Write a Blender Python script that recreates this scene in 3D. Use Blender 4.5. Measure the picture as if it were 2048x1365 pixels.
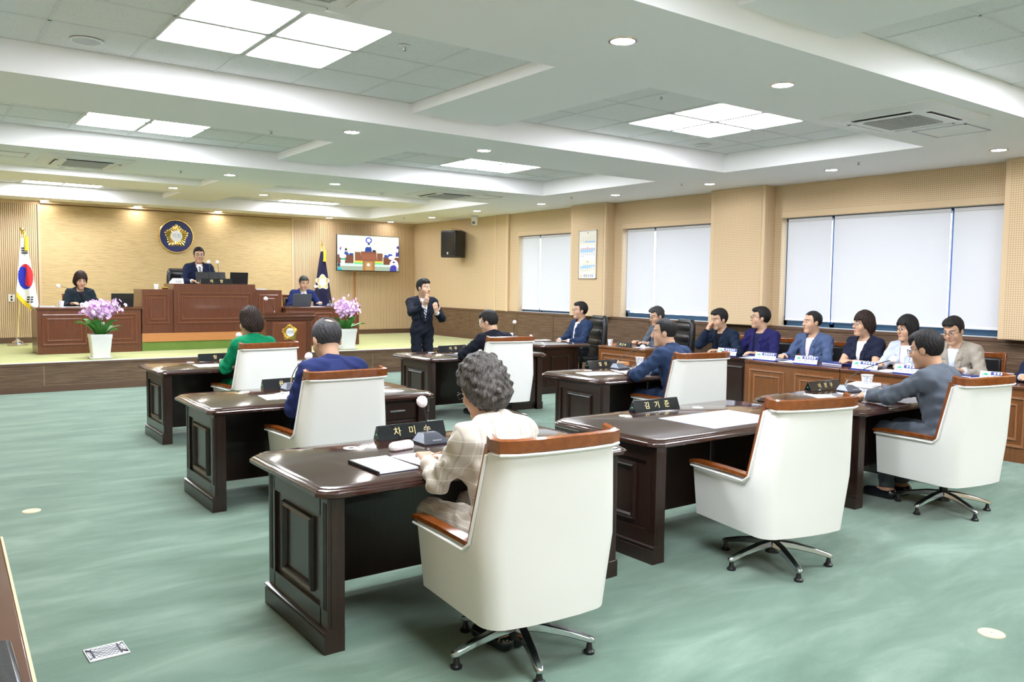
import bpy, math, random
import numpy as np
from mathutils import Matrix, Vector, Euler
random.seed(7)
for o in list(bpy.data.objects): bpy.data.objects.remove(o)
SC = bpy.context.scene
COL = SC.collection
# ------------------------------------------------------------------ camera
F_PX, YAW, PIT, ROL, EYE = 1641.135, 0.634628166, 0.0675540484, 0.0128933323, 1.70
_fw = Vector((math.sin(YAW)*math.cos(PIT), math.cos(YAW)*math.cos(PIT), -math.sin(PIT)))
_r0 = Vector((math.cos(YAW), -math.sin(YAW), 0)); _u0 = _r0.cross(_fw)
_r = math.cos(ROL)*_r0 + math.sin(ROL)*_u0; _u = -math.sin(ROL)*_r0 + math.cos(ROL)*_u0
cam = bpy.data.cameras.new('camera'); camo = bpy.data.objects.new('camera', cam); COL.objects.link(camo)
cam.sensor_fit = 'HORIZONTAL'; cam.sensor_width = 36; cam.lens = F_PX/2048*36; cam.clip_start = .02; cam.clip_end = 200
camo.matrix_world = Matrix(((_r.x,_u.x,-_fw.x,0),(_r.y,_u.y,-_fw.y,0),(_r.z,_u.z,-_fw.z,EYE),(0,0,0,1)))
SC.camera = camo
# ------------------------------------------------------------------ world, exposure
w = bpy.data.worlds.new('daylight'); SC.world = w; w.use_nodes = True
w.node_tree.nodes['Background'].inputs[0].default_value = (.80,.88,1,1)
w.node_tree.nodes['Background'].inputs[1].default_value = 3.0
SC.view_settings.view_transform = 'Standard'; SC.view_settings.look = 'None'
SC.view_settings.exposure = 1.1; SC.view_settings.gamma = 1.0; SC.view_settings.use_curve_mapping = False
LED_POWER, SPOT_POWER = 18.2, 40.0
# ------------------------------------------------------------------ mesh helpers
class MB:
    def __init__(s): s.v=[]; s.f=[]; s.m=[]
    def add(s, vs, fs, m=0):
        o=len(s.v); s.v+= [tuple(map(float,p)) for p in vs]; s.f+= [tuple(i+o for i in f) for f in fs]; s.m+= [m]*len(fs); return s
    def box(s, a, b, m=0):
        x0,y0,z0=a; x1,y1,z1=b
        return s.add([(x0,y0,z0),(x1,y0,z0),(x1,y1,z0),(x0,y1,z0),(x0,y0,z1),(x1,y0,z1),(x1,y1,z1),(x0,y1,z1)],
            [(0,3,2,1),(4,5,6,7),(0,1,5,4),(1,2,6,5),(2,3,7,6),(3,0,4,7)],m)
    def loft(s, rings, caps=(True,True), closed=True, m=0):
        n=len(rings[0]); vs=[p for r in rings for p in r]; fs=[]
        for k in range(len(rings)-1):
            for i in range(n if closed else n-1):
                j=(i+1)%n; fs.append((k*n+i,k*n+j,(k+1)*n+j,(k+1)*n+i))
        if caps[0]: fs.append(tuple(range(n-1,-1,-1)))
        if caps[1]: fs.append(tuple((len(rings)-1)*n+i for i in range(n)))
        return s.add(vs,fs,m)
    def lathe(s, prof, n=24, c=(0,0,0), m=0, ax='z'):
        rings=[]
        for r,z in prof:
            ring=[]
            for i in range(n):
                a=2*math.pi*i/n; x,y=r*math.cos(a),r*math.sin(a)
                p={'z':(x,y,z),'y':(x,-z,y),'x':(z,x,y)}[ax]
                ring.append((p[0]+c[0],p[1]+c[1],p[2]+c[2]))
            rings.append(ring)
        return s.loft(rings,m=m)
    def tube(s, path, r, n=8, m=0, caps=(True,True)):
        path=[Vector(p) for p in path]; k=len(path); rs=r if hasattr(r,'__len__') else [r]*k
        rings=[]; up=None
        for i,p in enumerate(path):
            d=(path[min(i+1,k-1)]-path[max(i-1,0)]).normalized()
            if up is None: up=Vector((0,0,1)) if abs(d.z)<.9 else Vector((1,0,0))
            a=d.cross(up).normalized(); b=a.cross(d).normalized(); up=b
            rings.append([p+rs[i]*(math.cos(t)*a+math.sin(t)*b) for t in (2*math.pi*j/n for j in range(n))])
        return s.loft(rings,caps,m=m)
    def sweep(s, path, sec, side, m=0):
        # sec: list of (a along side, b along normal); side: callable(i)->Vector or Vector
        path=[Vector(p) for p in path]; k=len(path); rings=[]
        for i,p in enumerate(path):
            d=(path[min(i+1,k-1)]-path[max(i-1,0)]).normalized()
            sd=Vector(side(i) if callable(side) else side); sd=(sd-sd.dot(d)*d).normalized(); nn=sd.cross(d).normalized()
            rings.append([p+a*sd+b*nn for a,b in sec])
        return s.loft(rings,m=m)
    def grid(s, fn, nu, nv, m=0, wrapu=False):
        vs=[fn(i/nu,j/nv) for j in range(nv+1) for i in range(nu+1)]; fs=[]
        for j in range(nv):
            for i in range(nu):
                a=j*(nu+1)+i; fs.append((a,a+1,a+nu+2,a+nu+1))
        return s.add(vs,fs,m)
    def xf(s, M):
        s.v=[tuple(M@Vector(p)) for p in s.v]; return s
def circ(r, n=24, c=(0,0), ph=0): return [(c[0]+r*math.cos(2*math.pi*i/n+ph), c[1]+r*math.sin(2*math.pi*i/n+ph)) for i in range(n)]
def rrect(x0,y0,x1,y1,r,n=4):
    out=[]
    for cx,cy,a in ((x1-r,y1-r,0),(x0+r,y1-r,90),(x0+r,y0+r,180),(x1-r,y0+r,270)):
        for i in range(n+1):
            t=math.radians(a+90*i/n); out.append((cx+r*math.cos(t),cy+r*math.sin(t)))
    return out
def plate(poly, z0, z1, m=0): return MB().loft([[(x,y,z0) for x,y in poly],[(x,y,z1) for x,y in poly]],m=m)
def mesh_of(name, mb, smooth=32):
    me=bpy.data.meshes.new(name); me.from_pydata(mb.v,[],mb.f)
    if any(mb.m): me.polygons.foreach_set('material_index',mb.m)
    if smooth:
        me.polygons.foreach_set('use_smooth',[True]*len(me.polygons)); me.set_sharp_from_angle(angle=math.radians(smooth))
    me.update(); return me
def obj(name, mb, mat, parent=None, smooth=32, bevel=0, seg=2, loc=None, rot=None, label=None, kind=None):
    me = mb if isinstance(mb,bpy.types.Mesh) else mesh_of(name,mb,smooth)
    o=bpy.data.objects.new(name,me); COL.objects.link(o)
    if not me.materials:
        for x in (mat if isinstance(mat,(list,tuple)) else [mat]): me.materials.append(x)
    if parent is not None: o.parent=parent
    if bevel:
        md=o.modifiers.new('bevel','BEVEL'); md.width=bevel; md.segments=seg; md.limit_method='ANGLE'; md.angle_limit=math.radians(40); md.harden_normals=False
    if loc is not None: o.location=loc
    if rot is not None: o.rotation_euler=rot
    if label: o['label']=label
    if kind: o['kind']=kind
    return o
def thing(name, label, cat, loc=(0,0,0), rz=0, group=None):
    o=bpy.data.objects.new(name,None); COL.objects.link(o); o.empty_display_size=.1
    o.location=loc; o.rotation_euler=(0,0,rz); o['label']=label; o['category']=cat
    if group: o['group']=group
    return o
def tag(o, label, cat, group=None):
    o['label']=label; o['category']=cat
    if group: o['group']=group
    return o
def struct(name, mb, mat, **k):
    o=obj(name,mb,mat,**k); o['kind']='structure'; return o
def dup(root, loc, rz, label=None, group=None, skip=()):
    def cp(o,par):
        c=o.copy(); COL.objects.link(c); c.parent=par
        for ch in o.children:
            if ch.name.split('.')[0] not in skip: cp(ch,c)
        return c
    r=cp(root,None); r.location=loc; r.rotation_euler=(0,0,rz)
    if label: r['label']=label
    if group: r['group']=group
    return r
_tc={}
def _text(txt):
    cu=bpy.data.curves.new('t','FONT'); cu.body=txt; cu.size=1; cu.align_x='CENTER'; cu.align_y='CENTER'; cu.resolution_u=2; cu.extrude=.5
    o=bpy.data.objects.new('t',cu); COL.objects.link(o)
    dg=bpy.context.evaluated_depsgraph_get(); me=bpy.data.meshes.new_from_object(o.evaluated_get(dg))
    r=([tuple(v.co) for v in me.vertices],[tuple(q.vertices) for q in me.polygons])
    bpy.data.objects.remove(o); bpy.data.curves.remove(cu); bpy.data.meshes.remove(me); return r
WORDS=['차   미   수','김   기   준','윤      일','정      ','이   우','임   상','이   경   우','■ ■ ■ ■ ■','유 태 조','남 윤 우','목 미 자','김 수 복','이 정 희','이 영 미','CC','주 근 수','사 무 과 장','의      장','의회','영양군의회']+[str(d) for d in range(1,32)]
for _t in WORDS: _tc[_t]=_text(_t)
def text_mb(txt, size, depth=.0015):
    """flat text as a mesh in the XZ plane, centred, facing -Y"""
    if txt not in _tc: _tc[txt]=_text(txt)
    vs,fs=_tc[txt]; return MB().add([(x*size,-z*depth,y*size) for x,y,z in vs],fs)
# ------------------------------------------------------------------ materials
def N(nt,t,**k):
    n=nt.nodes.new(t)
    for a,b in k.items():
        if a.startswith('i_'):
            key=a[2:]; key=int(key) if key.isdigit() else key.replace('_',' ')
            n.inputs[key].default_value=b
        else: setattr(n,a,b)
    return n
def L(nt,a,b): nt.links.new(a,b)
def mat(name, col, rough=.5, metal=0, coat=0, spec=.5, emit=0, sheen=0, alpha=1, trans=0, ecol=None):
    m=bpy.data.materials.new(name); m.use_nodes=True; b=m.node_tree.nodes['Principled BSDF']
    b.inputs['Base Color'].default_value=(*col,1); b.inputs['Roughness'].default_value=rough; b.inputs['Metallic'].default_value=metal
    b.inputs['Coat Weight'].default_value=coat; b.inputs['Coat Roughness'].default_value=.06; b.inputs['Specular IOR Level'].default_value=spec
    b.inputs['Sheen Weight'].default_value=sheen; b.inputs['Transmission Weight'].default_value=trans
    if emit: b.inputs['Emission Color'].default_value=(*(ecol or col),1); b.inputs['Emission Strength'].default_value=emit
    return m
def ramp(nt, fac, stops):
    r=N(nt,'ShaderNodeValToRGB'); e=r.color_ramp.elements
    while len(e)<len(stops): e.new(.5)
    for i,(p,c) in enumerate(stops): e[i].position=p; e[i].color=(*c,1)
    L(nt,fac,r.inputs[0]); return r.outputs[0]
def bump(nt, h, strength=.3, dist=.01):
    b=N(nt,'ShaderNodeBump'); b.inputs['Strength'].default_value=strength; b.inputs['Distance'].default_value=dist
    L(nt,h,b.inputs['Height']); L(nt,b.outputs[0],nt.nodes['Principled BSDF'].inputs['Normal'])
def coords(nt, scale=(1,1,1), world=False, rot=(0,0,0)):
    if world: g=N(nt,'ShaderNodeNewGeometry').outputs['Position']
    else: g=N(nt,'ShaderNodeTexCoord').outputs['Object']
    mp=N(nt,'ShaderNodeMapping'); mp.inputs['Scale'].default_value=scale; mp.inputs['Rotation'].default_value=rot; L(nt,g,mp.inputs[0]); return mp.outputs[0]
def noise(nt, vec, scale, detail=3, rough=.5, dist=0):
    n=N(nt,'ShaderNodeTexNoise'); n.inputs['Scale'].default_value=scale; n.inputs['Detail'].default_value=detail; n.inputs['Roughness'].default_value=rough; n.inputs['Distortion'].default_value=dist
    L(nt,vec,n.inputs['Vector']); return n.outputs['Fac']
def BC(m): return m.node_tree.nodes['Principled BSDF'].inputs['Base Color']
def wood(name, a, b, rough=.35, coat=.3, axis=(2,30,30), sc=1.6, world=False):
    m=mat(name,a,rough,coat=coat); nt=m.node_tree; v=coords(nt,axis,world)
    L(nt,ramp(nt,noise(nt,v,sc,5,.6,.4),[(.3,a),(.7,b)]),BC(m)); return m
def fabric(name, col, var=.25, sc=500, rough=.9, sheen=.2, bs=.15):
    m=mat(name,col,rough,sheen=sheen,spec=.2); nt=m.node_tree; v=coords(nt)
    f=noise(nt,v,sc,2); L(nt,ramp(nt,f,[(.3,tuple(c*(1-var) for c in col)),(.7,tuple(min(1,c*(1+var)) for c in col))]),BC(m))
    bump(nt,noise(nt,v,9,2),bs,.02); return m
M={}
M['white']=mat('white_plaster',(.92,.92,.93),.85)
M['trimwhite']=mat('white_plastic',(.84,.85,.86),.4)
M['ltgrey']=mat('light_grey_plastic',(.55,.57,.58),.5)
M['black']=mat('black_plastic',(.012,.012,.014),.4)
M['gloss']=mat('gloss_black',(.01,.011,.014),.12,coat=.5)
M['screenoff']=mat('dark_screen',(.012,.014,.018),.12)
M['chrome']=mat('polished_metal',(.62,.63,.65),.18,1)
M['steel']=mat('brushed_metal',(.42,.43,.45),.32,1)
M['gold']=mat('gold',(.83,.60,.22),.22,1)
M['goldpaint']=mat('gold_lettering',(.80,.66,.30),.4,.3)
M['navy']=mat('navy_enamel',(.012,.018,.11),.35)
M['leather']=mat('white_leather',(.83,.815,.79),.55); 
nt=M['leather'].node_tree; v=coords(nt); bump(nt,noise(nt,v,350,2),.08,.002)
M['blackleather']=mat('black_leather',(.014,.014,.016),.32)
nt=M['blackleather'].node_tree; bump(nt,noise(nt,coords(nt),60,3),.15,.004)
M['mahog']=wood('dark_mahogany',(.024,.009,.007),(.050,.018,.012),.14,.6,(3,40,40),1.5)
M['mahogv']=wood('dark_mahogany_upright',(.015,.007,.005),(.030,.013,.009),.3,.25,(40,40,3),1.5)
M['armwood']=wood('reddish_chair_wood',(.150,.038,.006),(.235,.064,.010),.25,.6,(14,14,14),1.5)
M['cherry']=wood('cherry_veneer',(.080,.023,.009),(.128,.039,.016),.33,.35,(40,40,3),1.4)
M['cherrylt']=wood('cherry_moulding',(.14,.043,.018),(.19,.062,.028),.28,.4,(30,30,3),1.4)
M['cherrytop']=wood('cherry_top',(.085,.028,.013),(.12,.042,.02),.2,.5,(3,40,40),1.4)
M['official']=wood('amber_brown_veneer',(.120,.042,.011),(.180,.066,.019),.35,.35,(40,40,3),1.4)
M['officiallt']=wood('amber_brown_moulding',(.21,.083,.03),(.28,.115,.045),.3,.4,(30,30,3),1.4)
M['orange']=wood('orange_riser_wood',(.42,.17,.05),(.50,.21,.07),.45,.1,(3,40,40),1.2)
M['paper']=mat('paper',(.86,.87,.90),.8)
M['ink']=mat('dark_ink',(.03,.035,.06),.7)
M['glass']=mat('clear_glass',(.9,.95,1),.02,trans=1); M['glass'].node_tree.nodes['Principled BSDF'].inputs['IOR'].default_value=1.1
M['bluefolder']=mat('blue_cover',(.02,.04,.26),.35)
M['yellow']=mat('yellow_cloth',(.85,.62,.02),.7)
# walnut striped panels (horizontal grain)
m=mat('striped_walnut',(.13,.07,.04),.5); nt=m.node_tree; v=coords(nt,(.55,.55,26),True)
f=noise(nt,v,4.5,4,.7); L(nt,ramp(nt,f,[(.30,(.055,.030,.016)),(.5,(.130,.074,.040)),(.68,(.255,.165,.098))]),BC(m)); M['walnut']=m
M['walnutcap']=wood('walnut_cap',(.10,.052,.030),(.14,.078,.045),.45,.1,(1,1,30),2)
# beige acoustic panels with holes
m=mat('perforated_beige',(.66,.49,.30),.7); nt=m.node_tree
g=N(nt,'ShaderNodeNewGeometry'); sp=N(nt,'ShaderNodeSeparateXYZ'); L(nt,g.outputs['Position'],sp.inputs[0])
def cellc(out):
    a=N(nt,'ShaderNodeMath',operation='MULTIPLY'); a.inputs[1].default_value=1/.026; L(nt,out,a.inputs[0])
    b=N(nt,'ShaderNodeMath',operation='FRACT'); L(nt,a.outputs[0],b.inputs[0])
    c=N(nt,'ShaderNodeMath',operation='SUBTRACT'); L(nt,b.outputs[0],c.inputs[0]); c.inputs[1].default_value=.5
    d=N(nt,'ShaderNodeMath',operation='POWER'); L(nt,c.outputs[0],d.inputs[0]); d.inputs[1].default_value=2; return d.outputs[0]
ad=N(nt,'ShaderNodeMath',operation='ADD'); xy=N(nt,'ShaderNodeMath',operation='ADD'); L(nt,sp.outputs[0],xy.inputs[0]); L(nt,sp.outputs[1],xy.inputs[1])
L(nt,cellc(xy.outputs[0]),ad.inputs[0]); L(nt,cellc(sp.outputs[2]),ad.inputs[1])
L(nt,ramp(nt,ad.outputs[0],[(.03,(.30,.20,.11)),(.055,(.70,.53,.33))]),BC(m)); M['perf']=m
M['beige']=mat('beige_edging',(.70,.53,.33),.6)
M['beigewall']=wood('beige_veneer',(.64,.47,.29),(.70,.52,.33),.6,0,(1,1,20),1.5,True)
M['slat']=wood('light_oak_slat',(.60,.44,.26),(.68,.50,.31),.55,.05,(30,30,1),1.5,True)
M['slatback']=mat('slat_backing',(.33,.22,.12),.8)
m=mat('ribbed_oak',(.60,.45,.22),.6); nt=m.node_tree; v=coords(nt,(.5,.5,1),True)
rf=noise(nt,coords(nt,(3.5,3.5,60),True),1.3,3,.6)
L(nt,ramp(nt,rf,[(.30,(.46,.33,.15)),(.55,(.60,.44,.22))]),BC(m)); bump(nt,rf,.5,.012); M['ribbed']=m
# carpets
def carpet(name,a,b,c):
    m=mat(name,a,.95,sheen=.3,spec=.1); nt=m.node_tree; v=coords(nt,(1,1,1),True); v2=coords(nt,(.7,2.2,1),True,(0,0,.5))
    f=noise(nt,v2,1.7,6,.62,.5); f2=noise(nt,v,240,2)
    mx=N(nt,'ShaderNodeMix',data_type='RGBA'); mx.inputs[0].default_value=.25; L(nt,ramp(nt,f,[(.32,a),(.5,b),(.70,c)]),mx.inputs[6]); L(nt,ramp(nt,f2,[(.3,a),(.7,c)]),mx.inputs[7])
    L(nt,mx.outputs[2],BC(m)); bump(nt,f2,.5,.006); return m
M['carpet']=carpet('green_carpet',(.066,.130,.091),(.110,.190,.140),(.200,.290,.228))
M['stagecarpet']=carpet('olive_green_carpet',(.33,.35,.115),(.40,.42,.15),(.47,.48,.19))
M['stepcarpet']=carpet('deep_green_carpet',(.10,.17,.03),(.13,.21,.04),(.17,.26,.06))
# ceiling tile
m=mat('fissured_ceiling_tile',(.80,.81,.81),.95); nt=m.node_tree; v=coords(nt,(1,1.8,1))
f=noise(nt,v,38,2,.5,1.2); L(nt,ramp(nt,f,[(.30,(.45,.46,.47)),(.36,(.80,.81,.81))]),BC(m)); M['tile']=m
M['led']=mat('led_diffuser',(1,1,1),.5,emit=LED_POWER,ecol=(.895,.922,1))
M['spot']=mat('downlight_diffuser',(1,1,1),.5,emit=SPOT_POWER,ecol=(1,.95,.92))
# roller blind
m=bpy.data.materials.new('white_roller_blind'); m.use_nodes=True; nt=m.node_tree; nt.nodes.remove(nt.nodes['Principled BSDF'])
d=N(nt,'ShaderNodeBsdfDiffuse'); d.inputs[0].default_value=(.80,.81,.83,1); t=N(nt,'ShaderNodeBsdfTranslucent'); t.inputs[0].default_value=(.86,.88,.93,1)
mx=N(nt,'ShaderNodeMixShader'); mx.inputs[0].default_value=.16; L(nt,d.outputs[0],mx.inputs[1]); L(nt,t.outputs[0],mx.inputs[2]); L(nt,mx.outputs[0],nt.nodes['Material Output'].inputs[0]); M['blind']=m
M['frameblue']=mat('blue_grey_window_frame',(.03,.075,.13),.35,.2)
M['filmblue']=mat('blue_film_strip',(.01,.10,.34),.3)
# ================================================================== STRUCTURE
XL,XR,YB,YF,ZC,ZT,ZM,ST,YS=-1.2,10.55,-4.0,18.65,3.24,3.485,3.385,.45,14.1
struct('floor',MB().box((XL,YB,-.12),(XR,YS+.3,0)),M['carpet'])
stg=struct('stage_platform',MB().box((XL,YS,0),(XR,YF,ST)),M['stagecarpet'])
xs=[XL,1.62-2.735+.0,1.62,4.355,7.09,9.825,XR]; xs=[x for x in xs if x>=XL]
for a,b in zip(xs[:-1],xs[1:]):
    obj('riser_panel',MB().box((a+.004,YS-.014,.105),(b-.004,YS,.40)),M['walnut'],stg)
obj('riser_nosing',MB().box((XL,YS-.022,.405),(XR,YS,.444)),M['walnutcap'],stg,bevel=.004)
obj('riser_base',MB().box((XL,YS-.018,.0),(XR,YS,.10)),M['walnutcap'],stg,bevel=.003)
obj('joint_backing',MB().box((XL,YS-.006,.1),(XR,YS,.405)),M['beige'],stg)
obj('edge_strip',MB().box((XL,YS-.024,.444),(XR,YS+.004,.4545)),M['trimwhite'],stg)
# ---- front wall
wf=struct('wall_front',MB().box((XL,YF,0),(XR+.4,YF+.25,ZC+.4)),M['slatback'])
def slats(x0,x1):
    mb=MB(); p=.0335; n=int((x1-x0)/p)
    for i in range(n):
        a=x0+i*p; mb.box((a+.004,YF-.03,ST+.11),(a+p-.004,YF,ZC-.07))
    return mb
for a,b in ((XL,2.10),(7.30,XR)):
    obj('wall_slats',slats(a,b),M['slat'],wf,smooth=0,kind='stuff')
    obj('slat_head',MB().box((a,YF-.032,ZC-.07),(b,YF,ZC)),M['slat'],wf)
obj('ribbed_panel',MB().box((2.14,YF-.022,ST+.1),(7.27,YF,ZC-.06)),M['ribbed'],wf)
obj('panel_edge',MB().box((2.095,YF-.04,ST+.1),(2.14,YF,ZC)).box((7.27,YF-.04,ST+.1),(7.315,YF,ZC)),M['slat'],wf)
obj('panel_head',MB().box((2.14,YF-.10,ZC-.045),(7.27,YF,ZC)),M['slat'],wf)
struct('baseboard_front',MB().box((XL,YF-.045,ST),(XR,YF,ST+.10)),M['walnutcap'],bevel=.004)
struct('wall_left',MB().box((XL-.2,YB,0),(XL,YF,ZC+.4)),M['perf'])
struct('wall_back',MB().box((XL-.2,YB-.2,0),(XR+.4,YB,ZC+.4)),M['beigewall'])
# ---- right wall
WINS=[(12.12,14.14),(8.72,10.97),(4.36,7.57)]
mb=MB().box((XR,YB,0),(XR+.35,YF,1.15))
prev=YF
for a,b in WINS:
    mb.box((XR,b,1.15),(XR+.35,prev,ZC+.1)); prev=a
mb.box((XR,YB,1.15),(XR+.35,prev,ZC+.1))
wr=struct('wall_right',mb,M['perf'])
for a,b in WINS:
    obj('window_header',MB().box((XR-.015,a,2.84),(XR+.12,b,ZC)),M['perf'],wr)
    obj('header_edge',MB().box((XR-.018,a,2.755),(XR+.12,b,2.84)),M['beige'],wr)
for y0,y1,xf in ((11.17,12.15,10.32),(7.70,8.73,10.32),(3.20,4.385,10.32)):
    obj('column',MB().box((xf,y0,1.14),(XR,y1,ZC)),M['beige'],wr,bevel=.006)
    obj('column_face',MB().box((xf-.006,y0+.055,1.15),(xf,y1-.055,ZC-.05)),M['perf'],wr)
    obj('column_side',MB().box((xf+.05,y0-.005,1.15),(XR-.0,y0,ZC-.01)).box((xf+.05,y1,1.15),(XR,y1+.005,ZC-.01)),M['perf'],wr)
obj('pilaster',MB().box((XR-.05,14.46,1.14),(XR,14.93,ZC)),M['perf'],wr)
obj('pilaster_edge',MB().box((XR-.056,14.44,1.14),(XR,14.52,ZC)).box((XR-.056,14.90,1.14),(XR,14.95,ZC)),M['beige'],wr)
obj('window_sill',MB().box((XR-.02,4.36,1.14),(XR+.2,7.57,1.153)).box((XR-.02,8.72,1.14),(XR+.2,10.97,1.153)).box((XR-.02,12.12,1.14),(XR+.2,14.14,1.153)),M['ltgrey'],wr)
jy=[YB,-.2,2.4,5.0,7.6,10.2,12.87,YS]
for a,b in zip(jy[:-1],jy[1:]):
    obj('wainscot_panel',MB().box((XR-.045,a+.006,.10),(XR,b-.006,1.10)),M['walnut'],wr)
for a,b in ((YS,15.94),(15.94,YF)):
    obj('wainscot_panel',MB().box((XR-.045,a+.006,ST+.10),(XR,b-.006,1.10)),M['walnut'],wr)
obj('wainscot_backing',MB().box((XR-.03,YB,0),(XR,YF,1.1)),M['beige'],wr)
obj('wainscot_cap',MB().box((XR-.055,YB,1.10),(XR+.01,YF,1.148)),M['walnutcap'],wr,bevel=.004)
struct('baseboard_right',MB().box((XR-.05,YB,0),(XR-.0,YS,.10)).box((XR-.05,YS,ST),(XR,YF,ST+.10)),M['walnutcap'])
# ---- windows and roller blinds
WSPEC=[(0,[14.12,13.475,12.14],1.205),(1,[10.95,10.215,8.74],1.285),(2,[7.55,6.765,5.11,4.38],1.245)]
nb=['{} roller blind with narrow width in the window by the wall loudspeaker','{} roller blind in the window by the wall loudspeaker, beside the calendar column',
    '{} narrow roller blind right beside the calendar column','{} wide roller blind behind the bespectacled man in the black chair',
    '{} narrow roller blind behind the man in the blue chambray jacket','{} widest roller blind behind the two women at the officials desk','{} roller blind behind the man in the beige jacket']
bi=0
for k,(wi,edges,zb) in enumerate(WSPEC):
    y0,y1=WINS[wi]
    fr=MB(); X0=XR+.13; fr.box((X0,y0,1.15),(X0+.06,y1,1.23)).box((X0,y0,2.70),(X0+.06,y1,2.78)).box((X0,y0,1.15),(X0+.06,y0+.05,2.78)).box((X0,y1-.05,1.15),(X0+.06,y1,2.78))
    for e in edges[1:-1]: fr.box((X0,e-.035,1.15),(X0+.06,e+.035,2.78))
    wo=struct('window_%d'%(k+1),fr,M['frameblue'])
    for a,b in zip(edges[1:],edges[:-1]):
        obj('pane',MB().box((X0+.025,a+.03,1.22),(X0+.032,b-.03,2.71)),M['glass'],wo)
    for e in edges[1:-1]:
        obj('film_strip',MB().box((X0-.006,e-.02,1.2),(X0,e+.02,2.76)),M['filmblue'],wo)
    for a,b in zip(edges[1:],edges[:-1]):
        g0=.02 if a!=edges[-1] else .01; g1=.02 if b!=edges[0] else .045
        t=thing('roller_blind',nb[bi].format('white'),'blind',(XR+.07,(a+b)/2,zb),0,'window roller blinds'); bi+=1
        h=(b-a)/2
        obj('blind_fabric',MB().box((0,-h+g0,.02),(.0015,h-g1,2.74-zb)),M['blind'],t)
        obj('bottom_bar',MB().box((-.008,-h+g0,-.012),(.010,h-g1,.02)),M['trimwhite'],t,bevel=.004)
        obj('roller_tube',MB().tube([(.02,-h+g0,2.70-zb),(.02,h-g1,2.70-zb)],.022,12),M['ltgrey'],t)
        obj('pull_chain',MB().tube([(-.012,h-g1+.012,2.7-zb),(-.012,h-g1+.012,.05)],.003,5),M['trimwhite'],t)
# ---- ceiling: beams with recessed coffers
XA,XB=.35,8.82
mb=MB()
rows=[(YB-.1,-3.3),(-.65,.62),(3.27,4.58),(7.25,8.5),(11.13,12.83),(17.83,YF)]   # lower beams
for a,b in rows: mb.box((XL,a,ZC),(XR+.2,b,ZC+.34))
bays=[(-3.3,-.65),(.62,3.27),(4.58,7.25),(8.5,11.13),(12.83,17.83)]
div=[(4.05,5.08),(4.05,5.08),(4.07,5.10),(4.16,5.16),(4.24,5.24)]
for (a,b),(d0,d1) in zip(bays,div):
    mb.box((XL,a,ZC),(XA+.1*(a>8),b,ZC+.34)).box((XB+(.07 if a>12 else 0),a,ZC),(XR+.2,b,ZC+.34)).box((d0,a,ZM),(d1,b,ZC+.34))
for a,b in ((XA,4.24),(5.24,XB+.1)): mb.box((a,15.1,ZM),(b,16.35,ZC+.34))
mb.box((XL,YB,ZC+.30),(XR+.2,YF,ZC+.4))
ceil=struct('ceiling',mb,M['white'])
tile_me=mesh_of('ceiling_tile',MB().box((-.5,-.5,0),(.5,.5,1)),0); tile_me.materials.append(M['tile'])
def rec(mbt,x0,x1,y0,y1): mbt.box((x0,y0,ZT-.004),(x1,y1,ZT+.004))
LEDS=[]; GRID=mat('painted_grid_bar',(.70,.72,.73),.5)
def coffer(x0,x1,y0,y1,xl,yl,led,show=True):
    xe=[x0]+[x for x in xl if x0+.02<x<x1-.02]+[x1]; ye=[y0]+[y for y in yl if y0+.02<y<y1-.02]+[y1]
    g=MB()
    for x in xe: rec(g,x-.011,x+.011,y0,y1)
    for y in ye: rec(g,x0,x1,y-.011,y+.011)
    obj('grid_bars',g,GRID,ceil,smooth=0)
    for i in range(len(xe)-1):
        for j in range(len(ye)-1):
            if (i,j) in led: LEDS.append((xe[i],xe[i+1],ye[j],ye[j+1])); continue
            o=obj('ceiling_tile',tile_me,None,ceil); o.location=((xe[i]+xe[i+1])/2,(ye[j]+ye[j+1])/2,ZT+.002)
            o.scale=(xe[i+1]-xe[i]-.016,ye[j+1]-ye[j]-.016,.012)
Q={(2,1),(2,2),(3,1),(3,2)}
xl1=[.84,1.5,2.16,2.83,3.48]; xr1=[5.64,6.33,7.015,7.70,8.38]
coffer(XA,4.05,-3.3,-.65,xl1,[-2.63,-1.97,-1.31],Q); coffer(5.08,XB,-3.3,-.65,xr1,[-2.63,-1.97,-1.31],Q)  # unseen LED panels behind the camera, added to light the chair backs
coffer(XA,4.05,.62,3.27,xl1,[1.28,1.94,2.6],Q); coffer(5.08,XB,.62,3.27,xr1,[1.28,1.94,2.6],Q)
coffer(XA,4.07,4.58,7.25,xl1,[5.25,5.91,6.56],Q); coffer(5.10,XB,4.58,7.25,xr1,[5.26,5.92,6.58],Q)
coffer(XA+.1,4.16,8.5,11.13,[.92,1.58,2.235,2.88,3.54],[9.3,9.99,10.65],Q); coffer(5.16,XB,8.5,11.13,[5.75,6.42,7.075,7.72,8.37],[9.3,9.99,10.65],Q)
coffer(XA+.1,4.24,12.83,15.1,[1.0,1.66,2.31,2.96,3.6],[13.3,13.95,14.6],Q); coffer(5.24,XB+.07,12.83,15.1,[5.8,6.48,7.15,7.8,8.45],[13.3,13.95,14.6],Q)  # LED squares hidden above the beam edge, added to brighten the stage end
coffer(XA+.1,4.24,16.35,17.83,[1.07,1.72,2.385,3.04,3.66],[16.95,17.6],{(2,1),(3,1)}); coffer(5.24,XB+.07,16.35,17.83,[5.87,6.53,7.205,7.85,8.5],[16.95,17.6],{(2,1),(3,1)})
BAYN=[(-9,0,'added unseen behind camera'),(0,4,'over the last row'),(4,8,'over the middle desks'),(8,12,'over the first desks'),(12,15.2,'added unseen before stage'),(15.2,19,'over the speaker bench')]
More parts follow.
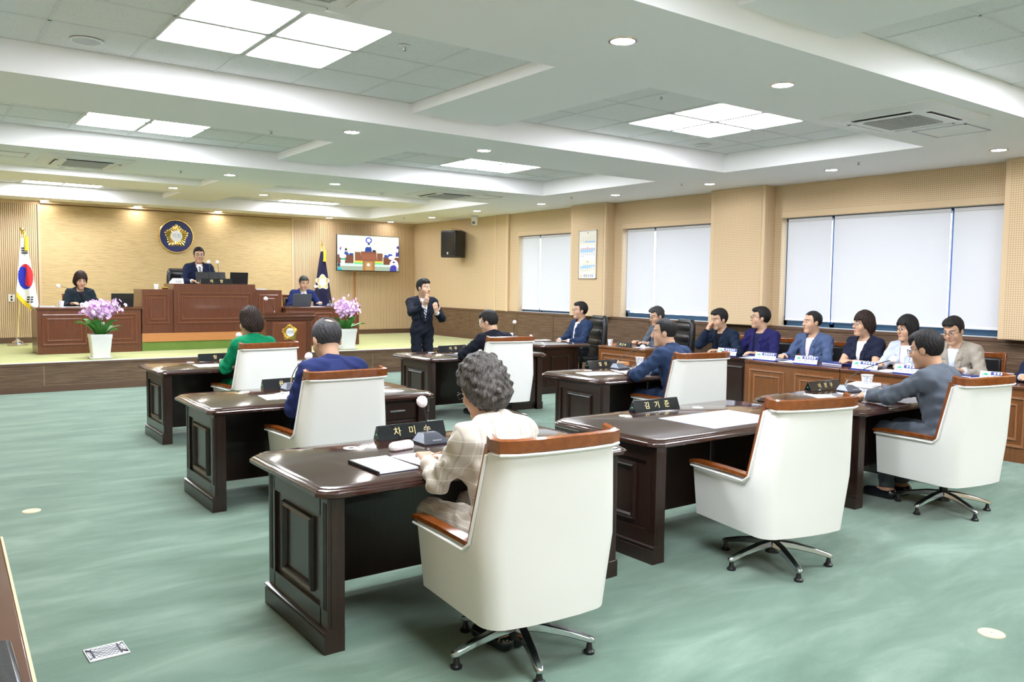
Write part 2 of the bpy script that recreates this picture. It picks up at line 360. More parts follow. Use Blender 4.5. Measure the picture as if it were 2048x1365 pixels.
for (a,b,c,d) in LEDS:
    where=[n for u,v,n in BAYN if u<=c<v][0]; side='windows half' if a>4.6 else 'half away from windows'
    xm=(7.0 if a>4.6 else 2.2); ym={0:-1.97,1:1.94,2:5.9,3:9.98,4:13.94,5:0}[[k for k,q in enumerate(BAYN) if q[0]<=c<q[1]][0]]
    corner=('stage' if c>=ym-.1 else 'rear')+'-and-'+('window' if (a+b)/2>xm else 'far')+' corner of its square'
    t=thing('ceiling_light','LED ceiling panel %s, %s, %s'%(where,side,corner),'ceiling light',((a+b)/2,(c+d)/2,ZT-.012),0,'LED ceiling panels')
    hx,hy=(b-a)/2-.012,(d-c)/2-.012
    fr=MB().loft([[(x,y,z) for x,y in rrect(-hx+i,-hy+i,hx-i,hy-i,.03)] for z,i in ((.012,0),(0,.0),(0,.012),(.004,.014))],caps=(True,True))
    obj('panel_frame',fr,M['trimwhite'],t); 
    obj('diffuser',plate(rrect(-hx+.014,-hy+.014,hx-.014,hy-.014,.03),.0006,.003),M['led'],t)
spots=[(3.66,3.84),(5.37,3.89),(9.60,4.16),(3.69,7.81),(5.36,7.87),(9.63,6.19),(3.79,12.06),(3.92,15.72,ZM),(5.58,15.72,ZM),(5.39,12.01),(3.90,18.44),(5.54,18.43),(8.07,18.31),(9.71,18.34),(9.75,16.41),(9.58,14.3),(9.65,12.23),(9.61,10.18),(9.61,8.17),(2.2,18.42)]
dl0=None
wh={3:'on the beam over the last row',7:'on the beam between the two middle coffers',12:'on the beam by the far air conditioners',15:'on the cross beam before the speaker bench',18:'close to the front wall'}
ORD=['first','second','third','fourth','fifth','sixth','seventh','eighth']
wrow=sorted([q for q in spots if q[0]>9.3 and q[1]<18],key=lambda q:-q[1])
for s in spots:
    z=s[2] if len(s)>2 else ZC
    if s in wrow: lab='round recessed downlight, %s from the stage in the row along the windows'%ORD[wrow.index(s)]; gr='downlights along the windows'
    else:
        kf=lambda q:min(wh,key=lambda e:abs(e+.5-q[1])); k=kf(s); mates=sorted([q for q in spots if q not in wrow and kf(q)==k],key=lambda q:-q[0])
        lab='round recessed downlight %s, %s from the windows'%(wh[k],ORD[mates.index(s)]); gr='downlights '+wh[k]
    if dl0 is None:
        dl0=thing('downlight',lab,'ceiling light',(s[0],s[1],z),0,gr)
        obj('trim_ring',MB().lathe([(.092,0),(.090,-.006),(.078,-.007),(.074,-.002),(.074,.0)],28),M['chrome'],dl0)
        obj('diffuser',MB().lathe([(.074,-.0045),(.074,-.001)],28),M['spot'],dl0)
    else: dup(dl0,(s[0],s[1],z),0,lab,gr)
# ---- ceiling fittings
def cassette(loc,label):
    t=thing('air_conditioner',label,'air conditioner',loc,0,'cassette air conditioners')
    obj('panel',MB().loft([[(x,y,z) for x,y in rrect(-h,-h,h,h,r)] for z,h,r in ((0,.515,.02),(-.012,.515,.03),(-.03,.44,.05),(-.034,.42,.05))]),M['trimwhite'],t)
    obj('inner_panel',MB().loft([[(x,y,z) for x,y in rrect(-h,-h,h,h,.09)] for z,h in ((-.030,.40),(-.042,.395),(-.046,.38))]),M['trimwhite'],t)
    gr=obj('return_grille',plate(rrect(-.25,-.25,.25,.25,.05),-.049,-.044),M['steel'],t)
    sl=MB()
    for i in range(17): sl.box((-.235,-.232+i*.029,-.055),(.235,-.222+i*.029,-.048))
    obj('grille_slats',sl,M['ltgrey'],gr,smooth=0,kind='stuff')
    for k in range(4):
        R=Matrix.Rotation(k*math.pi/2,4,'Z')
        obj('air_slot',MB().box((-.27,.345,-.048),(.27,.385,-.040)).xf(R),M['black'],t)
        obj('louvre',MB().loft([[(x,.335,-.052),(x,.378,-.062),(x,.378,-.058),(x,.335,-.047)] for x in (-.26,.26)]).xf(R),M['trimwhite'],t)
cassette((7.19,3.93,ZC),'white four-way cassette air conditioner over the grey-suited member near the windows')
cassette((1.62,3.95,ZC),'white four-way cassette air conditioner on the beam above the front-left coffer lights')
cassette((1.90,11.95,ZC),'white four-way cassette air conditioner on the beam above the woman in green')
cassette((7.40,12.0,ZC),'white four-way cassette air conditioner on the beam ahead of the sign language interpreter')
def hatch(x0,x1,y0,y1,label):
    t=thing('access_hatch',label,'hatch',((x0+x1)/2,(y0+y1)/2,ZC),0,'ceiling access hatches'); a,b=(x1-x0)/2,(y1-y0)/2
    obj('hatch_frame',MB().box((-a,-b,-.006),(a,-b+.018,0)).box((-a,b-.018,-.006),(a,b,0)).box((-a,-b,-.006),(-a+.018,b,0)).box((a-.018,-b,-.006),(a,b,0)),M['steel'],t)
    obj('hatch_door',MB().box((-a+.024,-b+.024,-.004),(a-.024,b-.024,0)),M['white'],t)
hatch(7.88,8.375,3.71,4.22,'square ceiling access hatch beside the air conditioner near the windows')
hatch(7.92,8.39,11.71,12.22,'square ceiling access hatch beside the far air conditioner towards the windows')
hatch(.75,1.25,11.7,12.15,'square ceiling access hatch beside the air conditioner above the woman in green')
for x,y,l in ((1.13,6.93,'near the big LED square'),(8.07,7.0,'near the corner by the windows')):
    t=thing('ceiling_speaker','round flush ceiling loudspeaker set in a tile '+l,'speaker',(x,y,ZT-.004),0,'ceiling loudspeakers')
    obj('rim',MB().lathe([(.115,0),(.113,-.008),(.1,-.009),(.098,0)],28),M['trimwhite'],t); obj('mesh_grille',MB().lathe([(.1,-.006),(.1,-.001)],28),M['ltgrey'],t)
sp0=None
for x,y,z,l in ((9.27,5.6,ZC,'above the officials desks'),(3.02,8.27,ZC,'above the woman in green'),(9.26,8.4,ZC,'near the perforated column'),(3.11,12.05,ZC,'beside the air conditioner'),(3.05,5.55,ZT-.004,'in a tile beside the large light square'),(9.26,10.9,ZC,'over the calendar column'),(6.35,9.2,ZT-.004,'in the far coffer tile'),(9.3,16.9,ZC,'near the wall loudspeaker'),(5.7,5.45,ZT-.004,'in a tile beside the window-side light square')):
    lab='small fire sprinkler head on the ceiling '+l
    if sp0 is None:
        sp0=thing('sprinkler',lab,'sprinkler',(x,y,z),0,'fire sprinklers')
        obj('escutcheon',MB().lathe([(.04,0),(.036,-.006),(.012,-.010)],16),M['trimwhite'],sp0); obj('nozzle',MB().lathe([(.010,-.008),(.009,-.03),(.018,-.033),(.018,-.036)],12),M['steel'],sp0)
    else: dup(sp0,(x,y,z),0,lab)
for x,y,l in ((1.73,12.62,'left of the stage end, by the air conditioner'),(6.5,12.6,'by the air conditioner ahead of the interpreter')):
    t=thing('smoke_detector','white dome smoke detector '+l.replace('left of the stage end, ',''),'detector',(x,y,ZC),0,'smoke detectors')
    obj('base',MB().lathe([(.055,0),(.055,-.018),(.045,-.022)],20),M['trimwhite'],t); obj('dome',MB().lathe([(.032,-.02),(.03,-.045),(.018,-.055),(.002,-.058)],20),M['trimwhite'],t)
# ================================================================== FURNITURE
def moulding(mb, a0,a1,b0,b1, w=.03, h=.012, plane='xz', d=0, sgn=-1, m=0):
    """mitred picture-frame moulding on a face. plane 'xz': face normal along y (sgn); 'yz': normal along x"""
    def P(a,b,h_): return (a,d+sgn*h_,b) if plane=='xz' else (d+sgn*h_,a,b)
    prof=[(0,0),(.15*w,h),(.45*w,h*.75),(.7*w,h),(w,.15*h),(w,0)]
    for e in range(4):
        rings=[]
        c=[(a0,b0,1,1),(a1,b0,-1,1),(a1,b1,-1,-1),(a0,b1,1,-1)]
        for (ca,cb,sa,sb) in (c[e],c[(e+1)%4]):
            rings.append([P(ca+sa*t,cb+sb*t,hh) for t,hh in prof])
        mb.loft(rings,m=m)
    return mb
TW,TD=1.93,1.03
def make_member_desk():
    t=thing('member_desk','x','desk')
    def top(ins,z):
        x0,x1,y0,y1=-.945+ins,.985-ins,-.415+ins,.615-ins; c=.075
        pts=[]
        for (cx,cy,sx,sy) in ((x0,y0,1,1),(x1,y0,-1,1),(x1,y1,-1,-1),(x0,y1,1,-1)):
            A=(cx,cy+sy*c); B=(cx+sx*c,cy); mid=(cx+sx*c*.36,cy+sy*c*.36)
            seq=[A,mid,B] if sx*sy>0 else [B,mid,A]
            pts+=seq
        return [(x,y,z) for x,y in pts]
    mb=MB().loft([top(i,z) for i,z in ((.03,.722),(.008,.726),(0,.733),(0,.748),(.004,.752),(.012,.754),(.013,.759),(.018,.762),(.024,.764),(.026,.769),(.034,.773),(.04,.775))])
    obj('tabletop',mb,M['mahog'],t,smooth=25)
    def leg_panel(x0,x1,outer):
        mb=MB(); s=-1 if outer<0 else 1; xo=x0 if s<0 else x1
        mb.box((x0+(.016 if s<0 else 0),-.375,.0),(x1-(.016 if s>0 else 0),.375,.722))
        for ya,yb in ((-.375,-.29),(.29,.375)): mb.box((xo,ya,.1),(xo-s*.02,yb,.722))
        mb.box((xo,-.3,.63),(xo-s*.02,.3,.722)); mb.box((xo,-.3,.1),(xo-s*.02,.3,.20))
        for ya in (-.362,-.348,-.334,.324,.338,.352): mb.box((xo+s*.003,ya,.2),(xo-s*.005,ya+.006,.70))
        return mb,xo,s
    mb,xo,s=leg_panel(-.90,-.815,-1)
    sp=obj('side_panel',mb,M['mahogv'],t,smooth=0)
    obj('panel_moulding',moulding(MB(),-.19,.19,.235,.60,.035,.02,'yz',-.884,-1),M['mahogv'],sp)
    obj('plinth',MB().loft([[(x,y,z) for x,y in ((-.815,-.377),(-.815,.39),(-.905-i,.39+i*.5),(-.905-i,-.377))] for z,i in ((0,.012),(.085,.012),(.09,.004),(.097,.004),(.102,.014),(.108,.014),(.113,0))]),M['mahogv'],sp,smooth=20)
    obj('modesty_panel',MB().box((-.815,.30,.06),(.40,.325,.722)),M['mahogv'],t)
    mb,xo,s=leg_panel(.815,.90,1)
    mb.box((.42,-.33,.06),(.815,.36,.722))
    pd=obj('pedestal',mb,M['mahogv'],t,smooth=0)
    obj('panel_moulding',moulding(MB(),-.19,.19,.235,.60,.035,.02,'yz',.884,1),M['mahogv'],pd)
    obj('plinth',MB().box((.815,-.377,0),(.917,.39,.1)).box((.42,-.32,0),(.815,.36,.06)),M['mahogv'],pd,bevel=.005)
    for z0,z1 in ((.56,.70),(.39,.545),(.09,.375)):
        dr=obj('drawer',MB().box((.435,-.35,z0),(.80,-.33,z1)),M['mahogv'],t,bevel=.004)
        obj('handle',MB().box((.55,-.367,(z0+z1)/2-.007),(.69,-.35,(z0+z1)/2+.007)),M['steel'],dr,bevel=.003)
    for x in (-.42,.36):
        obj('cable_grommet',MB().lathe([(.042,.7752),(.042,.778),(.036,.779),(.02,.7785),(.02,.7752)],24,(x,.40,0)),M['trimwhite'],t)
    for x,z in ((-.80,.52),(-.80,.22)): obj('bolt',MB().lathe([(.008,0),(.006,.004)],10,(x+.05,.298,z),ax='y'),M['steel'],t)
    return t
DESKS=dict(L3=(2.40,3.805,'of the woman in the tan check jacket'),R3=(4.54,3.82,'left empty, with a grey desk mat'),R4=(6.78,3.83,'of the man in the grey suit'),
 L2=(2.676,6.45,'of the balding man in navy'),R2=(6.445,6.36,'of the man in the slate blue suit'),L1=(3.0,9.30,'of the woman in the green jacket'),M1=(6.14,9.22,'of the man in the black suit'))
d0=make_member_desk(); first=True
for k,(x,y,l) in DESKS.items():
    lab='dark mahogany member desk '+l
    if first: d0.location=(x,y,0); d0['label']=lab; d0['group']='member desks'; first=False
    else: dup(d0,(x,y,0),0,lab,'member desks')
# ---- white swivel armchair, faces +y
def make_chair():
    t=thing('swivel_armchair','x','chair')
    def U(hw,yb,yf,r,n=6):
        p=[(-hw,yf),(-hw,(yf+yb)/2+.1),(-hw,(yf+yb)/2-.02),(-hw,-.150),(-hw,-.162)]
        for i in range(n+1):
            a=math.radians(180+90*i/n); p.append((-hw+r+r*math.cos(a),yb+r+r*math.sin(a)))
        p+=[(-hw*.4,yb-.012),(0,yb-.016)]
        return p+[(-x,y) for x,y in p[::-1][1:]]
    no=len(U(.3,-.3,.3,.1))
    hs=[]
    zt=[.585,.585,.585,.587,1.0]+[1.01+.015*i/6 for i in range(7)]+[1.03,1.03]
    zt=zt+zt[::-1][1:]
    ZL=[.252,.266,.31,.40,.50,.587,.72,.86,.97,1.03]
    def ring(f,inner):
        # f 0 bottom..1 top
        out=[]
        for i in range(no):
            z=min(ZL[f],zt[i])
            g=(z-.265)/.335 if z<.6 else 1
            hw=.318+.037*min(g,1) if z<.6 else .355-.046*(z-.6)/.43
            yb=-.285-.02*min(g,1) if z<.6 else -.305-.045*(z-.6)/.43
            q=U(hw-(.055 if inner else 0),yb+(.06 if inner else 0),.36,.10-(.035 if inner else 0))
            x,y=q[i]
            if i in (4,no-5): y-=.07*max(0,z-.6)/.43
            out.append((x,y,z))
        return out
    fs=list(range(10))
    outer=[ring(f,False) for f in fs]
    def inset(r,d): 
        return [(x*(1-d*2.2),y*(1-d*2)+.0,z) for x,y,z in r]
    o0=[(x*.90,y*.93,z) for x,y,z in outer[0]]
    inner=[ring(f,True) for f in fs]
    prof=[o0]+outer+[inner[-1]]+[inner[k] for k in (6,4,2)]
    mb=MB(); n=no; vs=[p for r in prof for p in r]; fc=[]
    for k in range(len(prof)-1):
        for i in range(n-1): fc.append((k*n+i,k*n+i+1,(k+1)*n+i+1,(k+1)*n+i)[::-1])
    for e in (0,n-1): fc.append(tuple(k*n+e for k in range(len(prof)))[::(1 if e else -1)])
    mb.add(vs,fc); mb.add(o0,[tuple(range(n))])
    obj('shell',mb,M['leather'],t,smooth=50)
    obj('underside',MB().box((-.25,-.24,.25),(.25,.33,.275)),M['black'],t)
    obj('seat',MB().loft([[(x,y,z) for x,y in rrect(-.285+i,-.24+i,.285-i,.375-i,.05)] for z,i in ((.30,.01),(.32,0),(.45,0),(.475,.012),(.485,.05))]),M['leather'],t,smooth=50)
    obj('backrest',MB().loft([[(x,y+.0,z) for x,y in rrect(-w,-.285-.05*(z-.48)/.5,w,-.185-.055*(z-.48)/.5,.04)] for z,w in ((.47,.27),(.6,.285),(.8,.265),(.95,.25),(1.0,.24))]),M['leather'],t,smooth=50)
    sec=[(-.028,-.014),(.028,-.014),(.030,.004),(.022,.014),(-.022,.014),(-.030,.004)]
    for s in (-1,1):
        pa=[(s*.345,.375,.592),(s*.345,.30,.600),(s*.342,.10,.605),(s*.338,-.08,.605),(s*.336,-.152,.603)]
        obj('armrest',MB().sweep(pa,sec,(1,0,0)),M['armwood'],t,smooth=40)
        pw=[(s*(.330-.046*u),-.150-.07*u,.595+.44*u) for u in (0,.25,.5,.75,1)]
        obj('wing_trim',MB().sweep(pw,[(-.022,-.015),(.022,-.015),(.022,.015),(-.022,.015)],(1,0,0)),M['armwood'],t,smooth=40)
        pipe=[(s*.372,.36,.572),(s*.372,.0,.578),(s*.366,-.13,.575),(s*.360,-.172,.61),(s*.340,-.205,.80),(s*.320,-.240,1.0)]
        obj('piping',MB().tube(pipe,.007,6),M['leather'],t)
    rail=[(-.296,-.235,1.06),(-.306,-.275,1.05),(-.296,-.318,1.047),(-.24,-.343,1.047),(-.12,-.358,1.049),(0,-.362,1.05)]
    rail=rail+[(-x,y,z) for x,y,z in rail[::-1][1:]]
    obj('top_rail',MB().sweep(rail,[(-.029,-.018),(.022,-.018),(.029,.0),(.022,.018),(-.029,.018)],(0,0,1)),M['armwood'],t,smooth=40)
    obj('rear_piping',MB().tube([(x*1.02,y-.012,1.010) for x,y,z in rail[1:-1]],.008,6),M['leather'],t)
    obj('gas_column',MB().lathe([(.05,.27),(.05,.22),(.03,.215),(.03,.12),(.045,.11),(.05,.07)],18),M['black'],t)
    for k in range(5):
        R=Matrix.Rotation(math.radians(72*k+20),4,'Z')
        mb=MB().loft([[(w*c,r,z+h*d) for c,d in ((-1,-1),(1,-1),(.8,1),(-.8,1))] for r,z,w,h in ((.03,.125,.026,.022),(.12,.118,.025,.02),(.24,.093,.022,.016),(.33,.068,.021,.014),(.355,.062,.014,.010))]).xf(R)
        lg=obj('leg',mb,M['chrome'],t,bevel=.006)
        p=R@Vector((0,.33,0))
        obj('glide',MB().lathe([(.026,0),(.027,.012),(.017,.02),(.010,.055)],14,tuple(p)),M['black'],lg)
    return t
CH=dict(L3=(2.245,2.97,-5,'of the woman in the tan check jacket'),R3=(4.29,3.06,-12,'standing empty at the desk with the grey mat'),R4=(6.47,3.08,-8,'of the man in the grey suit'),
 L2=(2.56,5.80,1,'of the balding man in navy'),R2=(6.27,5.60,-9,'of the man in the slate blue suit'),L1=(3.01,8.68,5,'of the woman in the green jacket'),M1=(6.02,8.42,-9,'of the man in the black suit'))
c0=make_chair(); first=True
for k,(x,y,r,l) in CH.items():
    lab='white leather swivel armchair with wooden trim '+l
    if first: c0.location=(x,y,0); c0.rotation_euler=(0,0,math.radians(r)); c0['label']=lab; c0['group']='white swivel armchairs'; first=False
    else: dup(c0,(x,y,0),math.radians(r),lab,'white swivel armchairs')
# ---- panelled benches
def bench(name,label,cat,x0,x1,y0,y1,z0,h,pan,lt,body,top,group=None,face='y',topover=.02,kick=.09,double=True,topt=.035):
    """front faces -y (face='y') or -x (face='x')"""
    t=thing(name,label,cat,((x0+x1)/2,(y0+y1)/2,z0),0,group); X,Y=(x1-x0)/2,(y1-y0)/2
    if face=='y': bm=MB().box((-X,-Y,0),(X,-Y+.03,h-topt)).box((-X,-Y+.03,0),(-X+.03,Y,h-topt)).box((X-.03,-Y+.03,0),(X,Y,h-topt))
    else: bm=MB().box((-X,-Y,0),(-X+.03,Y,h-topt)).box((-X+.03,-Y,0),(X,-Y+.03,h-topt)).box((-X+.03,Y-.03,0),(X,Y,h-topt))
    obj('body',bm,body,t,smooth=0)
    obj('top',MB().box((-X-topover,-Y-(topover if face=='y' else 0),h-topt),(X+(topover if face=='y' else 0),Y+(0 if face=='x' else topover),h)),top,t,bevel=.006)
    n=pan; 
    w=(2*X if face=='y' else 2*Y); lo=-X if face=='y' else -Y; d=-Y if face=='y' else -X; pl='xz' if face=='y' else 'yz'
    for i in range(n):
        a=lo+w*i/n+.07; b=lo+w*(i+1)/n-.07
        po=obj('panel',moulding(MB(),a,b,kick+.06,h-.11,.025,.012,pl,d,-1),lt,t)
        if double: obj('inner_moulding',moulding(MB(),a+.07,b-.07,kick+.13,h-.18,.022,.010,pl,d,-1),lt,po)
    if kick: obj('kickboard',MB().box((-X,-Y-.004,0),(X,-Y,kick)) if face=='y' else MB().box((-X-.004,-Y,0),(-X,Y,kick)),body,t)
    return t
bench('clerk_desk','cherry panelled side desk of the woman clerk, behind a pot of orchids','desk',1.71,3.31,15.58,16.32,ST,.785,2,M['cherrylt'],M['cherry'],M['cherrytop'],'side desks on the stage')
bench('clerk_desk','cherry panelled side desk of the man clerk with the grey laptop','desk',5.92,7.46,15.45,16.2,ST,.775,3,M['cherrylt'],M['cherry'],M['cherrytop'],'side desks on the stage')
pf=struct('dais_platform',MB().box((3.33,15.60,ST),(5.91,17.9,.765)),M['stepcarpet'])
obj('dais_riser',MB().box((3.33,15.588,.612),(5.91,15.60,.765)),M['orange'],pf)
t=thing('speaker_bench','large cherry panelled speaker bench with a raised centre and two wings','desk',(4.615,15.95,.765))
def part_box(nm,x0,x1,h,y0,top):
    b=obj(nm,MB().box((x0,y0,0),(x1,y0+.04,h)).box((x0,y0+.04,0),(x0+.03,.32,h)).box((x1-.03,y0+.04,0),(x1,.32,h)).box((x0+.03,y0+.04,h-.04),(x1-.03,.10,h)),M['cherry'],t,smooth=0)
    obj('panel',moulding(MB(),x0+.07,x1-.07,.17,h-.16 if top else h-.08,.025,.014,'xz',y0,-1),M['cherrylt'],b)
    obj('inner_moulding',moulding(MB(),x0+.14,x1-.14,.24,h-.23 if top else h-.15,.022,.010,'xz',y0,-1),M['cherrylt'],b)
    obj('plinth',MB().box((x0-.004,y0-.004,0),(x1+.004,y0+.05,.085)),M['cherry'],b)
    return b
part_box('centre_block',-.745,.745,.89,-.36,True)
part_box('wing',-1.275,-.75,.785,-.335,False); part_box('wing',.75,1.275,.785,-.335,False)
# ---- podium
t=thing('podium','wooden speaking podium with a gold emblem in front of the stage','podium',(5.19,13.62,0)); POD=t
obj('body',MB().loft([[(-w,-d,z),(w,-d,z),(w,d,z),(-w,d,z)] for z,w,d in ((0,.40,.20),(1.06,.40,.20))]),M['cherry'],t,bevel=.004)
obj('front_panel',MB().loft([[(-.30,-.2,z),(.30,-.2,z),(.30-i,-.2-h,z),(-.30+i,-.2-h,z)] for z,i,h in ((.1,.0,.0),(.13,.02,.03),(1.02,.02,.03),(1.05,0,0))]),M['cherrylt'],t,bevel=.003)
obj('cornice',MB().loft([[(-w,-d,z),(w,-d,z),(w,d,z),(-w,d,z)] for z,w,d in ((1.05,.40,.20),(1.075,.43,.23),(1.10,.43,.23),(1.115,.46,.26),(1.145,.46,.26))]),M['cherry'],t,bevel=.003)
obj('reading_top',MB().loft([[(-.43,-.22,1.145),(.43,-.22,1.145),(.43,.22,1.145),(-.43,.22,1.145)],[(-.43,-.22,1.20),(.43,-.22,1.20),(.43,.22,1.15),(-.43,.22,1.15)]]),M['cherrytop'],t,bevel=.004)
obj('plinth',MB().box((-.415,-.215,0),(.415,.215,.09)),M['cherry'],t,bevel=.004)
# emblem
def emblem(parent,R,y,z,txt,gold=True):
    g=MB(); n=25
    for i in range(n):
        a=math.pi/2+2*math.pi*i/n; k=(i%5); lobe=[1.0,.90,.80,.80,.90][k]
        r1=R*lobe; w=R*.115
        for off,ww,hh in ((0,w,.018),):
            ca,sa=math.cos(a),math.sin(a)
            pts=[]
            for rr,wd,hh2 in ((.42*R,.5*ww,.4*hh),(.62*R,.9*ww,hh),(r1*.92,ww,hh),(r1,ww*.5,.5*hh)):
                pts.append([(rr*ca-wd*sa,-0,rr*sa+wd*ca),(rr*ca,-hh2,rr*sa),(rr*ca+wd*sa,-0,rr*sa-wd*ca)])
            g.loft(pts)
    o=obj('gold_petals',g.xf(Matrix.Translation((0,y,z))),M['gold'],parent,smooth=60,kind='stuff')
    obj('centre_disc',MB().lathe([(R*.46,-.0),(R*.46,.018),(R*.43,.022)],32,(0,y,z),ax='y'),M['trimwhite'],parent)
    obj('emblem_lettering',text_mb(txt,R*.44).xf(Matrix.Translation((0,y-.024,z))),M['steel'],parent)
emblem(POD,.155,-.232,.86,'의회')
t=thing('wall_emblem','round navy wall emblem with gold flower rays and white centre','emblem',(4.69,YF-.03,2.665))
obj('disc',MB().lathe([(.335,0),(.335,.025)],48,ax='y'),M['navy'],t); obj('rim',MB().lathe([(.362,0),(.362,.03),(.352,.04),(.338,.04),(.334,.02)],48,ax='y'),M['gold'],t)
emblem(t,.255,-.026,0,'의회')
# ---- officials' desks along the windows (fronts face -x)
LBL=['of the officials between the two perforated columns','of the woman with the lanyard','nearest the last row']
for i,(a,b,l) in enumerate(((5.485,6.85,'of the men in violet-navy and chambray jackets'),(4.10,5.475,'of the women and the man in beige'),(2.70,4.09,'beyond the man in the beige jacket'))):
    bench('official_desk','amber brown panelled officials desk '+l,'desk',8.86,9.02+.55,a,b,0,.768,2,M['officiallt'],M['official'],M['cherrytop'],'officials desks along the windows','x',.015,.09)
bench('official_desk','amber brown panelled desk of the bespectacled man in the black chair','desk',8.86,9.45,8.66,9.70,0,.768,1,M['officiallt'],M['official'],M['official'],'officials desks along the windows','x',.015,.09)
bench('official_desk','dark mahogany desk of the man covering his mouth','desk',9.02,9.56,6.93,8.25,0,.765,2,M['mahogv'],M['mahogv'],M['mahog'],None,'x',.02,.09,False)
# desk of the executive: member-style desk turned sideways
dup(d0,(8.35,10.93,0),math.radians(-90),'dark mahogany desk turned sideways, of the man in the open white shirt',None)
# ---- chairs of officials
def make_wood_chair():
    t=thing('wooden_chair','x','chair')
    for s in (-1,1):
        obj('rear_leg',MB().loft([[(s*.22-.018,y-.018,z),(s*.22+.018,y-.018,z),(s*.22+.018,y+.018,z),(s*.22-.018,y+.018,z)] for y,z in ((-.24,0),(-.21,.45),(-.245,.75),(-.28,.98))]),M['armwood'],t,bevel=.004)
        obj('front_leg',MB().box((s*.22-.018,.20,0),(s*.22+.018,.236,.42)),M['armwood'],t,bevel=.004)
    obj('top_rail',MB().box((-.238,-.30,.93),(.238,-.262,1.0)),M['armwood'],t,bevel=.012)
    obj('back_pad',MB().box((-.195,-.275,.58),(.195,-.225,.93)),M['blackleather'],t,bevel=.02,seg=3)
    obj('seat_pad',MB().box((-.235,-.22,.42),(.235,.24,.48)),M['blackleather'],t,bevel=.02,seg=3)
    return t
def make_exec():
    t=thing('executive_chair','x','chair')
    prof=[(.46,.26,.05),(.60,.275,.062),(.80,.27,.06),(1.0,.26,.055),(1.13,.24,.05),(1.19,.20,.035)]
    obj('backrest',MB().loft([[(x,y,z) for x,y in rrect(-w,-.30-.09*(z-.46)-d,w,-.30-.09*(z-.46)+d,min(d*.9,.05),4)] for z,w,d in prof]),M['blackleather'],t,smooth=60)
    for z in (.62,.80,.98): obj('back_pad',MB().loft([[(x,y,z+zz) for x,y in rrect(-.225+i,-.33,.225-i,-.235-.09*(z-.46)+dy,.03)] for zz,i,dy in ((0,.03,-.03),(.03,.005,-.005),(.085,0,0),(.14,.005,-.005),(.17,.03,-.03))]),M['blackleather'],t,smooth=60)
    obj('seat',MB().loft([[(x,y,z) for x,y in rrect(-.26+i,-.27+i,.26-i,.26-i,.07)] for z,i in ((.39,.02),(.41,0),(.47,0),(.50,.04))]),M['blackleather'],t,smooth=60)
    for s in (-1,1):
        obj('armrest',MB().sweep([(s*.31,-.25,.52),(s*.32,-.24,.62),(s*.32,-.17,.67),(s*.32,.0,.68),(s*.32,.14,.67),(s*.31,.18,.64),(s*.29,.16,.50),(s*.27,.1,.42)],[(-.03,-.012),(.03,-.012),(.03,.012),(-.03,.012)],(1,0,0)),M['black'],t,bevel=.006)
    obj('gas_column',MB().lathe([(.06,.39),(.03,.37),(.03,.1)],14),M['black'],t)
    for k in range(5):
        R=Matrix.Rotation(math.radians(72*k),4,'Z')
        lg=obj('leg',MB().loft([[(w*c,r,z+.012*d) for c,d in ((-1,-1),(1,-1),(1,1),(-1,1))] for r,z,w in ((.02,.11,.025),(.30,.065,.018))]).xf(R),M['black'],t,bevel=.004)
        obj('castor',MB().lathe([(.026,-.02),(.03,-.015),(.03,.015),(.026,.02)],14,tuple(R@Vector((0,.29,.03))),ax='x'),M['black'],lg)
    return t
w0=make_wood_chair(); RZ=math.radians(90)
OFFY=[('of the man covering his mouth',7.76,9.88),('of the man in the violet-navy jacket',7.20,9.88),('of the man in the chambray jacket',6.34,9.88),('of the woman in the navy short-sleeved jacket',5.61,9.88),('of the woman in the pale grey jacket',5.06,9.88),('of the man in the beige jacket',4.44,9.88),('of the official past the beige jacket',3.48,9.88)]
for i,(l,y,x) in enumerate(OFFY):
    lab='reddish wooden chair with dark padding '+l
    if i==0: w0.location=(x,y,0); w0.rotation_euler=(0,0,RZ); w0['label']=lab; w0['group']='wooden chairs of the officials'
    else: dup(w0,(x,y,0),RZ,lab,'wooden chairs of the officials')
for x,y,l in ((2.51,16.72,'of the woman clerk on the stage'),(6.62,16.62,'of the man clerk on the stage')): dup(w0,(x,y,ST),math.pi,'reddish wooden chair '+l,'wooden chairs on the stage')
e0=make_exec(); e0.location=(9.50,10.86,0); e0.rotation_euler=(0,0,math.radians(78)); e0['label']='high-backed black leather chair of the man in the open white shirt'; e0['group']='black executive chairs'
dup(e0,(9.76,9.10,0),math.radians(74),'high-backed black leather chair of the bespectacled man beside a window','black executive chairs')
dup(e0,(4.50,16.98,.765),math.radians(195),'high-backed black leather chair of the speaker behind the tall bench','black executive chairs')
# foreground wooden partition at the lower left
t=thing('reception_counter','brown wooden counter top with pale edge, reaching in beside the camera','counter',(-.232,2.75,0),math.radians(-1.6))
obj('body',MB().box((-.38,-1.0,0),(.42,.75,.70)),M['cherry'],t); obj('top',MB().box((-.42,-1.1,.70),(.46,.80,.742)),M['cherrytop'],t,bevel=.004); obj('edge_band',MB().box((.46,-1.1,.702),(.468,.80,.742)),M['beige'],t)
t=tag(obj('document_case',MB().box((-.10,-.18,0),(.10,.18,.05)),M['blackleather'],bevel=.012,loc=(.085,2.20,.743)),'black case lying on the brown counter beside the camera','case')
